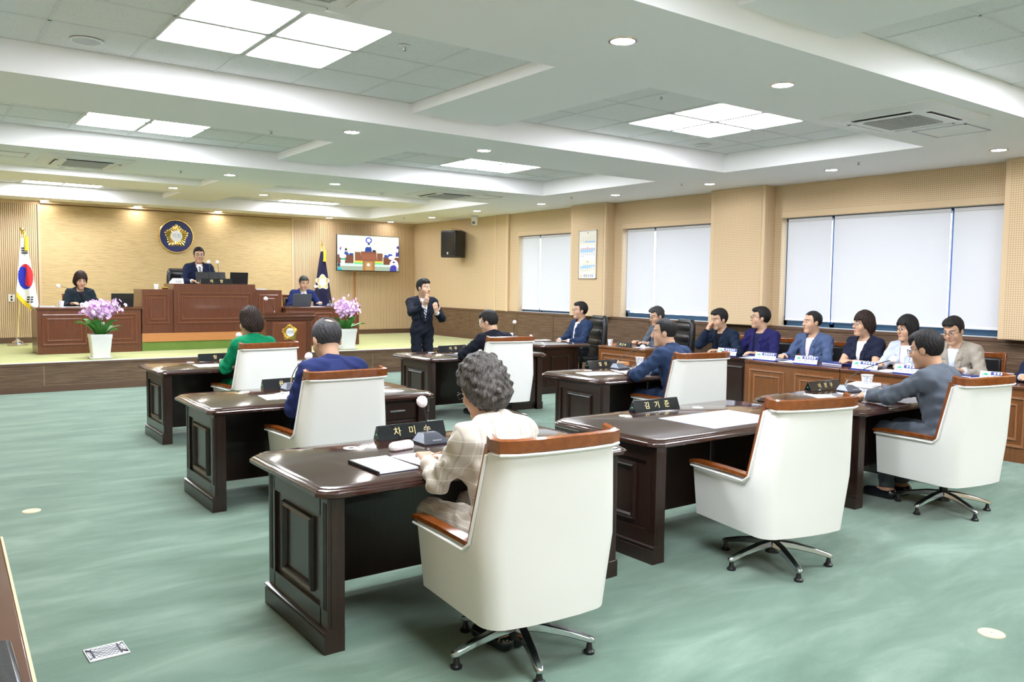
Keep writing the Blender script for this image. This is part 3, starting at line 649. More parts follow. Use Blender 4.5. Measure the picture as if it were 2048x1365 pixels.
# ================================================================== PEOPLE (implicit surfaces meshed with surface nets)
A3=lambda *p: np.array(p,dtype=np.float32)
def rotm(ax,deg):
    return np.array(Matrix.Rotation(math.radians(deg),3,ax),dtype=np.float32)
def axis(lo,hi,c,fines):
    out=[lo]
    while out[-1]<hi:
        x=out[-1]; s=c
        for a,b,f in fines:
            if a-c<=x<=b: s=min(s,f)
        out.append(x+s)
    return np.array(out,dtype=np.float32)
class Field:
    def __init__(s,ax): s.ax=ax; s.shape=tuple(len(a) for a in ax)
    def new(s): return np.full(s.shape,.5,np.float32)
    def sl(s,lo,hi):
        r=[]
        for a,l,h in zip(s.ax,lo,hi):
            i=max(0,int(np.searchsorted(a,l))-1); j=min(len(a),int(np.searchsorted(a,h))+1); r.append(slice(i,max(j,i+1)))
        return tuple(r)
    def xyz(s,sl): return s.ax[0][sl[0]][:,None,None],s.ax[1][sl[1]][None,:,None],s.ax[2][sl[2]][None,None,:]
def smin(a,b,k):
    if k<=0: return np.minimum(a,b)
    h=np.clip(k-np.abs(a-b),0,None)/k
    return np.minimum(a,b)-h*h*k*.25
def cone(fd,F,a,b,ra,rb,k=.02,cut=None,pad=.05):
    a=np.asarray(a,np.float32); b=np.asarray(b,np.float32); m=max(ra,rb)+k+pad
    sl=fd.sl(np.minimum(a,b)-m,np.maximum(a,b)+m); x,y,z=fd.xyz(sl)
    d=b-a; dd=float(d@d)+1e-9
    px,py,pz=x-a[0],y-a[1],z-a[2]
    t=np.clip((px*d[0]+py*d[1]+pz*d[2])/dd,0,1)
    D=np.sqrt((px-t*d[0])**2+(py-t*d[1])**2+(pz-t*d[2])**2)-(ra+(rb-ra)*t)
    if cut is not None:
        c,n=cut; D=np.maximum(D,(x-c[0])*n[0]+(y-c[1])*n[1]+(z-c[2])*n[2])
    F[sl]=smin(F[sl],D,k)
def ell(fd,F,c,r,R=None,k=.03,sub=False,pad=.05):
    c=np.asarray(c,np.float32); m=max(r)+k+pad
    sl=fd.sl(c-m,c+m); x,y,z=fd.xyz(sl); px,py,pz=x-c[0],y-c[1],z-c[2]
    if R is not None: px,py,pz=[R[0,i]*px+R[1,i]*py+R[2,i]*pz for i in range(3)]
    k0=np.sqrt((px/r[0])**2+(py/r[1])**2+(pz/r[2])**2); k1=np.sqrt((px/r[0]**2)**2+(py/r[1]**2)**2+(pz/r[2]**2)**2)+1e-6
    D=k0*(k0-1)/k1
    if sub: F[sl]=-smin(-F[sl],D,k)
    else: F[sl]=smin(F[sl],D,k)
def nets(fd,F):
    F=F.copy(); 
    for a in range(3):
        ix=[slice(None)]*3
        for e in (0,-1): ix[a]=e; F[tuple(ix)]=np.maximum(F[tuple(ix)],1e-3)
    S=F<0; nx,ny,nz=F.shape
    c=np.zeros((nx-1,ny-1,nz-1),np.int8)
    for i in (0,1):
        for j in (0,1):
            for k in (0,1): c+=S[i:nx-1+i,j:ny-1+j,k:nz-1+k]
    I,J,K=np.nonzero((c>0)&(c<8)); n=len(I)
    if n==0: return np.zeros((0,3),np.float32),[]
    vid=np.full(c.shape,-1,np.int32); vid[I,J,K]=np.arange(n)
    acc=np.zeros((n,3)); cnt=np.zeros(n)
    ax=fd.ax
    for d in range(3):
        for u in (0,1):
            for v in (0,1):
                o0=[0,0,0]; o0[(d+1)%3]=u; o0[(d+2)%3]=v; o1=list(o0); o1[d]=1
                f0=F[I+o0[0],J+o0[1],K+o0[2]]; f1=F[I+o1[0],J+o1[1],K+o1[2]]
                mk=(f0<0)!=(f1<0); t=np.where(mk,f0/np.where(mk,f0-f1,1),0)
                idx=[I,J,K]
                p=[ax[q][idx[q]+o0[q]] for q in range(3)]; e=ax[d][idx[d]+1]-ax[d][idx[d]]
                p[d]=p[d]+t*e
                for q in range(3): acc[:,q]+=np.where(mk,p[q],0)
                cnt+=mk
    V=acc/cnt[:,None]; faces=[]
    for d in range(3):
        s0=[slice(None)]*3; s1=[slice(None)]*3; s0[d]=slice(0,-1); s1[d]=slice(1,None)
        a=S[tuple(s0)]; b=S[tuple(s1)]; E=np.argwhere(a!=b)
        u,v=(d+1)%3,(d+2)%3
        lim=c.shape
        ok=(E[:,u]>0)&(E[:,v]>0)&(E[:,u]<lim[u])&(E[:,v]<lim[v])&(E[:,d]<lim[d]); E=E[ok]
        ins=a[E[:,0],E[:,1],E[:,2]]
        q=[]
        for du,dv in ((-1,-1),(0,-1),(0,0),(-1,0)):
            t=E.copy(); t[:,u]+=du; t[:,v]+=dv; q.append(vid[t[:,0],t[:,1],t[:,2]])
        q=np.stack(q,1); q=np.where(ins[:,None],q,q[:,::-1]); faces.append(q)
    return V.astype(np.float32),np.concatenate(faces)
def np_obj(name,V,Q,mt,parent,col=None):
    me=bpy.data.meshes.new(name); n=len(V); q=len(Q)
    me.vertices.add(n); me.vertices.foreach_set('co',np.asarray(V,np.float32).ravel())
    me.loops.add(q*4); me.loops.foreach_set('vertex_index',np.asarray(Q,np.int32).ravel())
    me.polygons.add(q); me.polygons.foreach_set('loop_start',np.arange(0,q*4,4,dtype=np.int32))
    me.update(calc_edges=True); me.validate()
    me.polygons.foreach_set('use_smooth',[True]*len(me.polygons))
    if col is not None:
        at=me.color_attributes.new('tone','FLOAT_COLOR','POINT'); at.data.foreach_set('color',np.concatenate([col,np.ones((n,1))],1).astype(np.float32).ravel())
    me.materials.append(mt); o=bpy.data.objects.new(name,me); COL.objects.link(o); o.parent=parent; return o
# skin material reads the tone of the face features
m=mat('skin',(.6,.4,.3),.5,spec=.35); nt=m.node_tree; at=N(nt,'ShaderNodeVertexColor',layer_name='tone'); L(nt,at.outputs[0],BC(m))
m.node_tree.nodes['Principled BSDF'].inputs['Subsurface Weight'].default_value=0; M['skin']=m
def hairmat(name,a,b):
    m=mat(name,a,.5,spec=.22); nt=m.node_tree; v=coords(nt,(60,60,9)); f=noise(nt,v,2.2,3,.6,.6)
    L(nt,ramp(nt,f,[(.3,a),(.75,b)]),BC(m)); bump(nt,f,.55,.01); return m
HAIR=dict(black=hairmat('black_hair',(.006,.0055,.006),(.018,.016,.016)),brown=hairmat('dark_brown_hair',(.010,.006,.005),(.040,.022,.016)),grey=hairmat('greying_hair',(.010,.010,.011),(.15,.135,.125)),salt=hairmat('thinning_hair',(.016,.016,.018),(.07,.07,.075)))
CL={}
def cloth(name,col,var=.18,rough=.85):
    if name not in CL: CL[name]=fabric(name,col,var,420,rough,.0,.25)
    return CL[name]
def checks(name,base,line,p=.075):
    m=fabric(name,base,.12,300); nt=m.node_tree; src=BC(m).links[0].from_socket
    tc=N(nt,'ShaderNodeTexCoord'); sp=N(nt,'ShaderNodeSeparateXYZ'); L(nt,tc.outputs['Object'],sp.inputs[0]); last=src
    for ch,per,wd,cc in ((0,p,.10,tuple(c*.55 for c in base)),(2,p*.9,.07,line),(0,p,.05,line)):
        a=N(nt,'ShaderNodeMath',operation='MULTIPLY_ADD'); a.inputs[1].default_value=1/per; a.inputs[2].default_value=.35 if cc==line else .0; L(nt,sp.outputs[ch],a.inputs[0])
        b=N(nt,'ShaderNodeMath',operation='FRACT'); L(nt,a.outputs[0],b.inputs[0])
        d=N(nt,'ShaderNodeMath',operation='LESS_THAN'); d.inputs[1].default_value=wd; L(nt,b.outputs[0],d.inputs[0])
        e=N(nt,'ShaderNodeMath',operation='MULTIPLY'); e.inputs[1].default_value=.55; L(nt,d.outputs[0],e.inputs[0])
        mx=N(nt,'ShaderNodeMix',data_type='RGBA'); L(nt,e.outputs[0],mx.inputs[0]); L(nt,last,mx.inputs[6]); mx.inputs[7].default_value=(*cc,1); last=mx.outputs[2]
    L(nt,last,BC(m)); return m
M['stripetie']=mat('striped_tie',(.02,.025,.06),.5); nt=M['stripetie'].node_tree; v=coords(nt,(1,1,1),False,(0,.8,0)); wv=N(nt,'ShaderNodeTexWave',wave_type='BANDS',bands_direction='Z'); wv.inputs['Scale'].default_value=9; L(nt,v,wv.inputs[0]); L(nt,ramp(nt,wv.outputs['Fac'],[(.62,(.015,.02,.05)),(.7,(.55,.57,.62))]),BC(M['stripetie']))
M['shirtwhite']=cloth('white_shirt_cotton',(.80,.81,.84),.04); M['lens']=mat('spectacle_frame',(.03,.028,.03),.25,.4)
def person(label,loc,rz,head=(0,0,0),lean=0,side=0,twist=0,s=1.05,stand=False,seat=.50,fem=False,belly=0,
           hands=None,elbow=None,jacket=None,shirt=None,trousers=None,tie=None,vdepth=.14,vwid=.062,opened=False,short=False,collar=True,
           hair='black',style='short',skin=(.53,.325,.215),glasses=False,fine=.0058,coarse=.0125,curl=.5,hang=None,scale_head=1.0,neckfwd=.02,group=None,hem=-.04,legfwd=0,lapel=True,tuck=0):
    root=thing('person',label,'person',loc,math.radians(rz),group)
    pz=.93*s if stand else seat+.085
    T=rotm('Z',twist)@rotm('Y',side)@rotm('X',-lean)          # torso frame (columns: right, forward, up)
    P0=A3(0,0,pz)
    def tp(x,y,z): return P0+T@(A3(x,y,z)*s)
    neck=tp(0,-.005+neckfwd*.4,.475); Hm=T*0+np.eye(3,dtype=np.float32)
    Hm=rotm('Z',head[0])@rotm('X',-head[1])@rotm('Y',head[2])   # head frame relative to body local
    hs=s*scale_head*1.09
    hc=tp(0,neckfwd,.60)+Hm@A3(0,.015,.045)*hs
    def hp(x,y,z): return hc+Hm@(A3(x,y,z)*hs)
    sw=.168 if fem else .192
    sh=[tp(-sw,-.005,.420),tp(sw,-.005,.420)]
    la,lf=.285*s,.245*s
    if hands is None: hands=[(-.16,.36,.30,0),(.16,.36,.30,0)]
    arms=[]
    for i,h in enumerate(hands):
        sg=-1 if i==0 else 1; S=sh[i]; W=A3(*h[:3]); d=W-S; L_=float(np.linalg.norm(d)); mx_=(la+lf)*.985
        if L_>mx_: W=S+d/L_*mx_; d=W-S; L_=mx_
        u=d/L_; a=(la*la-lf*lf+L_*L_)/(2*L_); hh=math.sqrt(max(la*la-a*a,0))
        hint=A3(*(elbow[i] if elbow else (sg*.55,-.35,-.8))); hint=hint-u*float(hint@u); hint/=np.linalg.norm(hint)
        E=S+u*a+hint*hh; arms.append((S,E,W,h))
    legs=[]
    for sg in (-1,1):
        hip=P0+A3(sg*.09,0,-.02)*s
        if stand: kn=A3(sg*.10,.02,.50*s); an=A3(sg*.115,-.01,.09); ft=A3(sg*.13,.17,.035)
        else: kn=A3(sg*.12,.43+legfwd,seat+.06); an=A3(sg*(.12-.2*tuck),.40+legfwd-tuck,.10); ft=A3(sg*(.135-.2*tuck),.55+legfwd-tuck,.04)
        legs.append((hip,kn,an,ft))
    pts=[hc,P0]+[q for a in arms for q in a[:3]]+[q for l in legs for q in l]
    lo=np.min(pts,0)-.24; hi=np.max(pts,0)+.24; lo[2]=-.01
    fin=[(hc[k]-.15,hc[k]+.155,fine) for k in range(3)]
    hf=[]
    for i,(S,E,W,h) in enumerate(arms):
        if len(h)>3 and h[3]>0: hf.append(W)
    ax=[]
    for k in range(3):
        fl=[fin[k]]+[(W[k]-.10,W[k]+.13,.0075) for W in hf]
        ax.append(axis(float(lo[k]),float(hi[k]),coarse,fl))
    fd=Field(ax); FT=fd.new(); FA=fd.new(); FL=fd.new(); FH=fd.new(); FD=fd.new()
    # torso
    R=T
    wd=.92 if fem else 1
    ell(fd,FT,P0+A3(0,-.01,0)*s,(.165*s*(1.05 if fem else 1),.125*s,.12*s),None,.05)
    ell(fd,FT,tp(0,.012+belly*.4,.15),(.142*s*wd+belly*.5,.105*s+belly,.15*s),R,.06)
    ell(fd,FT,tp(0,.0,.30),(.160*s*wd,.112*s,.165*s),R,.06)
    if fem: 
        for sg in (-1,1): ell(fd,FT,tp(sg*.075,.085,.28),(.062*s,.055*s,.06*s),R,.05)
    cone(fd,FT,tp(-sw*.86,-.01,.415),tp(sw*.86,-.01,.415),.060*s,.060*s,.06)
    for sg in (-1,1): cone(fd,FT,tp(sg*.035,-.02,.475),tp(sg*sw*.85,-.01,.425),.045*s,.045*s,.04)
    for i,(S,E,W,h) in enumerate(arms):
        cone(fd,FA,S,E,.056*s*wd,.044*s*wd,.02); cone(fd,FA,E,W,.043*s*wd,.030*s*wd,.02)
    for hip,kn,an,ft in legs:
        cone(fd,FL,hip,kn,.085*s,.060*s,.03); cone(fd,FL,kn,an,.057*s,.036*s,.03)
        cone(fd,FL,an-A3(0,.03,.04),ft,.042*s,.032*s,.02)
    # neck + head
    cone(fd,FH,tp(0,-.015,.43),hp(0,-.03,-.05),.060*s*(.88 if fem else 1),.056*s*(.85 if fem else 1),.02)
    fx=.93 if fem else 1
    ell(fd,FH,hp(0,-.012,.032),(.077*hs*fx,.097*hs,.090*hs),Hm,.02)
    ell(fd,FH,hp(0,.022,-.045),(.062*hs*fx,.072*hs,.078*hs),Hm,.035)
    cone(fd,FH,hp(-.012,.070,-.105),hp(.012,.070,-.105),.020*hs,.020*hs,.03)
    for sg in (-1,1):
        ell(fd,FH,hp(sg*.042,.055,-.030),(.026*hs,.026*hs,.028*hs),Hm,.03)          # cheek
        cone(fd,FH,hp(sg*.014,.086,.030),hp(sg*.046,.072,.028),.010*hs,.008*hs,.016) # brow
        ell(fd,FH,hp(sg*.030,.098,.008),(.017*hs,.013*hs,.010*hs),Hm,.012,True)     # socket
        ell(fd,FH,hp(sg*.030,.078,.008),(.014*hs,.013*hs,.012*hs),Hm,.003)
        ell(fd,FH,hp(sg*.078*fx,-.008,-.004),(.010*hs,.021*hs,.033*hs),Hm,.008)      # ear
        ell(fd,FH,hp(sg*.013,.100,-.028),(.009*hs,.009*hs,.008*hs),Hm,.010)
    cone(fd,FH,hp(0,.090,.016),hp(0,.110,-.024),.009*hs,.012*hs,.014)
    cone(fd,FH,hp(-.017,.086,-.058),hp(.017,.086,-.058),.0085*hs,.0085*hs,.010)
    cone(fd,FH,hp(-.014,.085,-.070),hp(.014,.085,-.070),.0085*hs,.0085*hs,.010)
    # hands
    for i,(S,E,W,h) in enumerate(arms):
        sg=-1 if i==0 else 1
        u=(W-E)/np.linalg.norm(W-E)
        hd=A3(*h[4]) if len(h)>4 and h[4] is not None else u; hd=hd/np.linalg.norm(hd)
        nrm=A3(*h[5]) if len(h)>5 else A3(0,0,-1); nrm=nrm-hd*float(nrm@hd); nrm/=np.linalg.norm(nrm)   # palm normal
        lat=np.cross(nrm,hd)*(1 if i==0 else -1)                                                     # toward thumb
        cu=h[6] if len(h)>6 else curl
        hs2=s
        pc=W+hd*.055*hs2
        for q in (-.028,-.010,.010,.028):
            cone(fd,FD,W+lat*q*.6*hs2,W+hd*.085*hs2+lat*q*hs2,.015*hs2,.012*hs2,.012)
        for q,Lf in ((.030,.072),(.010,.080),(-.010,.074),(-.029,.058)):
            b=W+hd*.088*hs2+lat*q*hs2; dr=hd; a_=0
            for sgm in (.44,.32,.24):
                a_+=cu*.75; dr=hd*math.cos(a_)+nrm*math.sin(a_); e=b+dr*Lf*sgm*hs2
                cone(fd,FD,b,e,.0092*hs2,.0085*hs2,.004); b=e
        b=W+hd*.025*hs2+lat*.026*hs2; d1=hd*.6+lat*.75+nrm*.25; d1/=np.linalg.norm(d1); e=b+d1*.042*hs2; cone(fd,FD,b,e,.014*hs2,.011*hs2,.008)
        d2=hd*.85+lat*.3+nrm*(.25+cu*.5); d2/=np.linalg.norm(d2); cone(fd,FD,e,e+d2*.034*hs2,.0105*hs2,.009*hs2,.004)
    FB=smin(smin(smin(FT,FA,.05),FL,.05),FH,.02)
    FB=smin(FB,FD,.010)
    V,Q=nets(fd,FB)
    # skin tones
    rel=(V-hc)@Hm/hs; hx,hy,hz=np.abs(rel[:,0]),rel[:,1],rel[:,2]
    base=np.array(skin); colr=np.tile(base,(len(V),1))
    def mixc(w,c): 
        nonlocal colr
        w=np.clip(w,0,1)[:,None]; colr=colr*(1-w)+np.array(c)*w
    near=(np.linalg.norm(rel,axis=1)<.17)&(hy>.04)
    mixc(near*np.clip(1.4-np.hypot(hx-.045,(hz+.03)*1.1)/.028,0,1)*.35,(base[0]*1.02,base[1]*.82,base[2]*.8))
    mixc(near*np.clip(2.0-np.hypot(hx/.021,(hz+.063)/.0085)*1.4,0,1),(base[0]*.78,base[1]*.50,base[2]*.50) if not fem else (.50,.13,.12))
    mixc(near*np.clip(2.6-np.hypot((hx-.033)/.020,(hz-.033-.10*(hx-.033)*0)/.0048)*1.7,0,1)*.85,(.03,.022,.02))
    mixc(near*np.clip(2.2-np.hypot((hx-.030)/.0145,(hz-.008)/.0068)*1.6,0,1),(.60,.56,.53))
    mixc(near*np.clip(2.4-np.hypot((hx-.030)/.0065,(hz-.008)/.0072)*1.6,0,1),(.015,.01,.01))
    if hasattr(trousers,'node_tree') and not stand: pass
    np_obj('body',V,Q,M['skin'],root,colr)
    # ---- clothes
    X,Y,Z=[a for a in np.meshgrid(*fd.ax,indexing='ij',sparse=True)]
    def loc3(): 
        px,py,pz_=X-P0[0],Y-P0[1],Z-P0[2]
        return [(T[0,i]*px+T[1,i]*py+T[2,i]*pz_)/s for i in range(3)]
    lx,ly,lz=loc3()
    wr=.0035*(np.sin(37*X+21*Z+3*np.sin(18*Y))*np.sin(29*Y-33*Z+2))+.0022*np.sin(63*Z+40*X+25*Y)
    wr=wr*1.5
    for (S,E,W,h) in arms:
        u1=(W-S)/np.linalg.norm(W-S); dx,dy,dz=X-E[0],Y-E[1],Z-E[2]; d2=dx*dx+dy*dy+dz*dz
        wr=wr+.0065*np.exp(-d2/.012)*np.sin((dx*u1[0]+dy*u1[1]+dz*u1[2])*105+8*dx)
        ex,ey,ez=X-S[0],Y-S[1],Z-S[2]; wr=wr+.004*np.exp(-(ex*ex+ey*ey+(ez+.07)**2)/.012)*np.sin((ex*.7+ey+ez*.8)*80)
    def armfield(r0,r1,r2,frac):
        G=fd.new()
        for i,(S,E,W,h) in enumerate(arms):
            u=(W-E)/np.linalg.norm(W-E)
            if frac>1.0:
                cp=E+(W-E)*(frac-1); cone(fd,G,S,E,r0*s*wd,r1*s*wd,.025); cone(fd,G,E,W,r1*s*wd,r2*s*wd,.025,(cp,u))
            else:
                u2=(E-S)/np.linalg.norm(E-S); cone(fd,G,S,E,r0*s*wd,r1*s*wd,.025,(S+(E-S)*frac,u2))
        return G
    if shirt is not None:
        G=FT-.008; G=np.maximum(G,lz-.455)
        C=fd.new(); ncol=tp(0,-.012,.455); nup=hp(0,-.03,-.05)-ncol; nup=nup/np.linalg.norm(nup)
        cone(fd,C,ncol-nup*.03,ncol+nup*.045*s,.076*s*(.88 if fem else 1),.066*s*(.88 if fem else 1),.01,(ncol+nup*.042*s,nup))
        if vdepth and tie is None: C=np.maximum(C,np.minimum(.022-np.abs(lx)-.15*(lz-.40),ly-.01)*0+(-(np.maximum(np.abs(lx)-(lz-.36)*.38,.03-ly))))
        G=smin(G,C,.008)
        if not fem:
            for sg in (-1,1): ell(fd,G,tp(sg*.040,.068,.428),(.034*s,.014*s,.030*s),R@rotm('Y',sg*28),.004)
        if jacket is None: G=smin(G,armfield(.064,.053,.042,.55 if short else 1.93)+0,.03)
        else:
            if not short:
                U=fd.new()
                for (S,E,W,h) in arms:
                    u=(W-E)/np.linalg.norm(W-E); cone(fd,U,W-u*.06,W+u*.012,.038*s*wd,.036*s*wd,.002,(W+u*.006,u))
                G=np.minimum(G,U)
        G=np.maximum(G,-(lz+.07))
        v,q=nets(fd,G+wr*.4); np_obj('shirt',v,q,shirt,root)
    if tie is not None:
        G=np.maximum(FT-.0125,np.maximum(np.abs(lx)-(.020+.05*np.clip(.42-lz,0,.4)),np.maximum(-ly,np.maximum(lz-.435,.02-lz))))
        kn=fd.new(); ell(fd,kn,tp(0,.075,.43),(.024*s,.022*s,.024*s),R,.0)
        G=smin(G,kn,.01); v,q=nets(fd,G); np_obj('tie',v,q,tie,root)
    if jacket is not None:
        th=.020
        A_=armfield(.070,.058,.047,.62 if short else 1.90)
        G=smin(FT-th,A_,.045)+wr
        if not fem:
            for sg in (-1,1): cone(fd,G,tp(sg*.08,-.012,.462),tp(sg*(sw+.012),-.008,.452),.040*s,.036*s,.03)
        # lapels
        wv=np.clip(vwid*(lz-vdepth)/(.46-vdepth),0 if not opened else .03,vwid+.012)
        if opened: wv=np.maximum(wv,.032)
        lap=np.clip(1-np.abs(np.abs(lx)-wv-.028)/.034,0,1)*(ly>0)*(lz>vdepth+.02)*(lz<.43)
        G=G-.006*np.minimum(1,lap*3)
        if collar:
            C=fd.new(); n0=tp(0,-.018,.45); nup=hp(0,-.03,-.05)-n0; nup/=np.linalg.norm(nup)
            cone(fd,C,n0-nup*.06,n0+nup*.04*s,.112*s*wd,.080*s*wd,.01,(n0+nup*.026*s,nup)); G=smin(G,C,.005)
        vcut=np.maximum(np.abs(lx)-wv,np.maximum(-ly+.0,vdepth-lz if not opened else -.3-lz))
        G=np.maximum(G,-vcut)
        G=np.maximum(G,hem-lz) if not stand else np.maximum(G,-.13-lz)
        G=np.maximum(G,lz-.56)
        v,q=nets(fd,G); np_obj('jacket',v,q,jacket,root)
        if lapel:
            lo_=vdepth if not opened else .02
            w2=.058*np.clip((lz-lo_)/.10,0,1)*np.where(lz>.355,.8,1)*np.where((lz>.335)&(lz<.352)&(np.abs(lx)>wv+.026),.0,1)
            B=np.maximum(np.maximum(wv-.004-np.abs(lx),np.abs(lx)-wv-w2),np.maximum(.02-ly,np.maximum(lo_-lz,lz-.44)))
            B=np.maximum(np.maximum(FT-th+wr-.014,B),-(FT-th+.01))
            for sg in (-1,1):
                v,q=nets(fd,np.maximum(B,-sg*lx))
                if len(v)>12: np_obj('lapel',v,q,jacket,root)
    tm=trousers or CL.get('charcoal_trousers') or cloth('charcoal_trousers',(.02,.021,.026))
    G=fd.new()
    for hip,kn,an,ft in legs:
        cone(fd,G,hip,kn,.098*s,.074*s,.03); cone(fd,G,kn,an,.070*s,.055*s,.03,(an,A3(0,0,-1)))
    ell(fd,G,P0+A3(0,-.01,0)*s,(.178*s,.137*s,.12*s),None,.05)
    v,q=nets(fd,G+wr); np_obj('trousers',v,q,tm,root)
    for hip,kn,an,ft in legs:
        G=fd.new(); cone(fd,G,an-A3(0,.035,.055),ft,.048*s,.038*s,.02); G=np.maximum(G,-Z); G=np.maximum(G,Z-.13)
        v,q=nets(fd,G); np_obj('shoe',v,q,M['gloss'],root)
    # ---- hair in the head frame
    hg=.0062 if fine<.007 else .0085
    hfld=Field([axis(-.16,.16,hg,[]),axis(-.18,.16,hg,[]),axis(-.24,.17,hg,[])])
    G=hfld.new(); x,y,z=np.meshgrid(*hfld.ax,indexing='ij',sparse=True)
    st=dict(short=dict(t=.010,low=[(-.2,-.085),(-.07,-.085),(-.03,-.03),(.0,.0),(.018,-.018),(.028,.025),(.042,.070),(.06,.078),(.2,.088)],top=.012),
            thin=dict(t=.009,low=[(-.2,-.085),(-.07,-.085),(-.03,-.03),(.0,.0),(.018,-.012),(.028,.04),(.04,.09),(.2,.10)],top=.002),
            bob=dict(t=.026,low=[(-.2,-.13),(-.05,-.13),(.01,-.105),(.04,-.06),(.055,.03),(.07,.062),(.2,.06)],top=.016),
            crop=dict(t=.017,low=[(-.2,-.095),(-.06,-.095),(-.01,-.045),(.025,-.035),(.045,.0),(.06,.05),(.2,.052)],top=.02),
            curly=dict(t=.028,low=[(-.2,-.115),(-.05,-.115),(.0,-.085),(.03,-.05),(.05,.02),(.065,.055),(.2,.06)],top=.024),
            long=dict(t=.024,low=[(-.2,-.22),(-.05,-.22),(.01,-.17),(.035,-.12),(.05,-.02),(.065,.055),(.2,.06)],top=.014))[style]
    t_=st['t']
    ell(hfld,G,(0,-.014,.036),(.077*fx+t_,.096+t_,.088+t_+st['top']),None,.0,pad=.2)
    if style=='short': ell(hfld,G,(.008,.022,.088),(.066,.082,.045),None,.02)
    if style in ('bob','curly','crop'):
        ell(hfld,G,(0,-.045,-.025),(.083+t_*.7,.075+t_*.6,.09),None,.03)
    if style=='long':
        cone(hfld,G,(-.05,-.03,.0),(-.062,-.035,-.18),.06,.045,.03); cone(hfld,G,(.05,-.03,.0),(.062,-.035,-.18),.06,.045,.03); cone(hfld,G,(0,-.06,0),(0,-.07,-.18),.06,.05,.03)
    lw=np.interp(hfld.ax[1],*zip(*st['low'])).astype(np.float32)[None,:,None]
    part_=.010*np.sin(x*90+1)*(y>.03)
    reg=(lw+part_+ (.0 if style not in('short','thin') else .25*np.clip(np.abs(x)-.062,0,.05)*(y>.02)))-z
    G=np.maximum(G,reg*.75)
    amp=dict(short=.0022,thin=.0015,bob=.0028,crop=.004,curly=.012,long=.0028)[style]; fq=dict(curly=95).get(style,110)
    ang=np.arctan2(x,-(y+.012)+1e-6)
    if style=='curly': G=G+amp*(np.sin(fq*x+2*np.sin(40*z))*np.sin(fq*y+1.7)*np.sin(fq*.9*z+.5+2*np.sin(35*x)))
    else: G=G+amp*(np.sin(ang*23+5*np.sin(30*z)+x*40)+.5*np.sin(ang*41+z*30))
    if style=='thin': ell(hfld,G,(.005,-.075,.105),(.030,.036,.03),None,.012,True)
    v,q=nets(hfld,G); v=(v*hs)@Hm.T+hc
    np_obj('hair',v,q,HAIR[hair],root)
    if glasses:
        g=MB()
        for sg in (-1,1):
            ring=[(sg*.033+.023*math.cos(a),.108-.10*abs(.023*math.cos(a)*sg+.033-.033)*.0-.006*(1 if math.cos(a)*sg>.5 else 0),.004+.017*math.sin(a)) for a in [2*math.pi*i/16 for i in range(17)]]
            g.tube(ring,.0017,5); g.tube([(sg*.056,.104,.008),(sg*.079,.06,.010),(sg*.083,-.005,.012),(sg*.081,-.02,-.004)],.0017,5)
        g.tube([(-.010,.109,.006),(0,.112,.009),(.010,.109,.006)],.0017,5)
        g.v=[tuple(Hm@(np.array(p)*hs)+hc) for p in g.v]; obj('glasses',g,M['lens'],root)
    if hang:
        for nm,mt_,(px_,pz_),sz in hang:
            c=tp(px_,.118+.02/s+belly,pz_); 
            o=obj(nm,MB().box((-sz[0]/2,-.002,-sz[1]/2),(sz[0]/2,.004,sz[1]/2)),mt_,root,bevel=.001); o.matrix_basis=Matrix.Translation(Vector(c.tolist()))@Matrix(T.tolist()).to_4x4()
    return root
suit_navy=cloth('navy_suit_wool',(.010,.016,.046)); suit_dark=cloth('midnight_suit_wool',(.007,.009,.017)); suit_blue=cloth('slate_blue_suit_wool',(.018,.034,.082)); suit_grey=cloth('mid_grey_suit_wool',(.085,.100,.125))
green=cloth('emerald_jacket_wool',(.0,.185,.080),.12); beige_j=cloth('beige_jacket_linen',(.33,.295,.245)); chamb=cloth('chambray_jacket',(.062,.092,.180),.35); violet=cloth('violet_navy_jacket',(.014,.013,.080)); pale=cloth('pale_grey_jacket',(.46,.50,.60))
tan=checks('tan_check_jacket',(.52,.47,.40),(.80,.77,.72)); blackd=cloth('black_shirt',(.008,.009,.014)); pinkw=cloth('pale_pink_shirt',(.68,.60,.62),.05); wht=M['shirtwhite']; bluew=cloth('pale_blue_shirt',(.60,.67,.82),.05); royal=cloth('royal_navy_suit_wool',(.014,.022,.090))
H=1 # fine hands flag
# members (face +y)
person('woman in tan check jacket with curly greying hair and glasses, seen from behind',(2.225,3.06,0),3,head=(18,20,0),lean=12,fem=True,s=.985,scale_head=.98,hands=[(-.13,.46,.82,H),(.14,.48,.82,H)],elbow=[(-.45,-.25,-.9),(.45,-.25,-.9)],jacket=tan,shirt=cloth('cream_top',(.7,.66,.58)),hair='grey',style='curly',glasses=True,fine=.0052,coarse=.009,hem=-.09,trousers=tan,tuck=.42)
person('balding man in navy suit reading at his desk, seen from behind',(2.63,5.80,0),0,head=(0,22,0),lean=14,s=1.08,scale_head=1.1,hands=[(-.17,.42,.82,H),(.17,.42,.82,H)],elbow=[(-.5,-.35,-.9),(.5,-.35,-.9)],jacket=royal,shirt=wht,hair='salt',style='thin',coarse=.011,trousers=royal)
person('woman in emerald green jacket with short brown hair, seen from behind',(2.98,8.68,0),6,head=(16,8,0),lean=6,fem=True,s=1.06,hands=[(-.17,.42,.82,H),(.16,.44,.82,H)],elbow=[(-.5,-.35,-.9),(.5,-.35,-.9)],jacket=green,shirt=cloth('cream_top',(.7,.66,.58)),hair='brown',style='crop',coarse=.012,trousers=green)
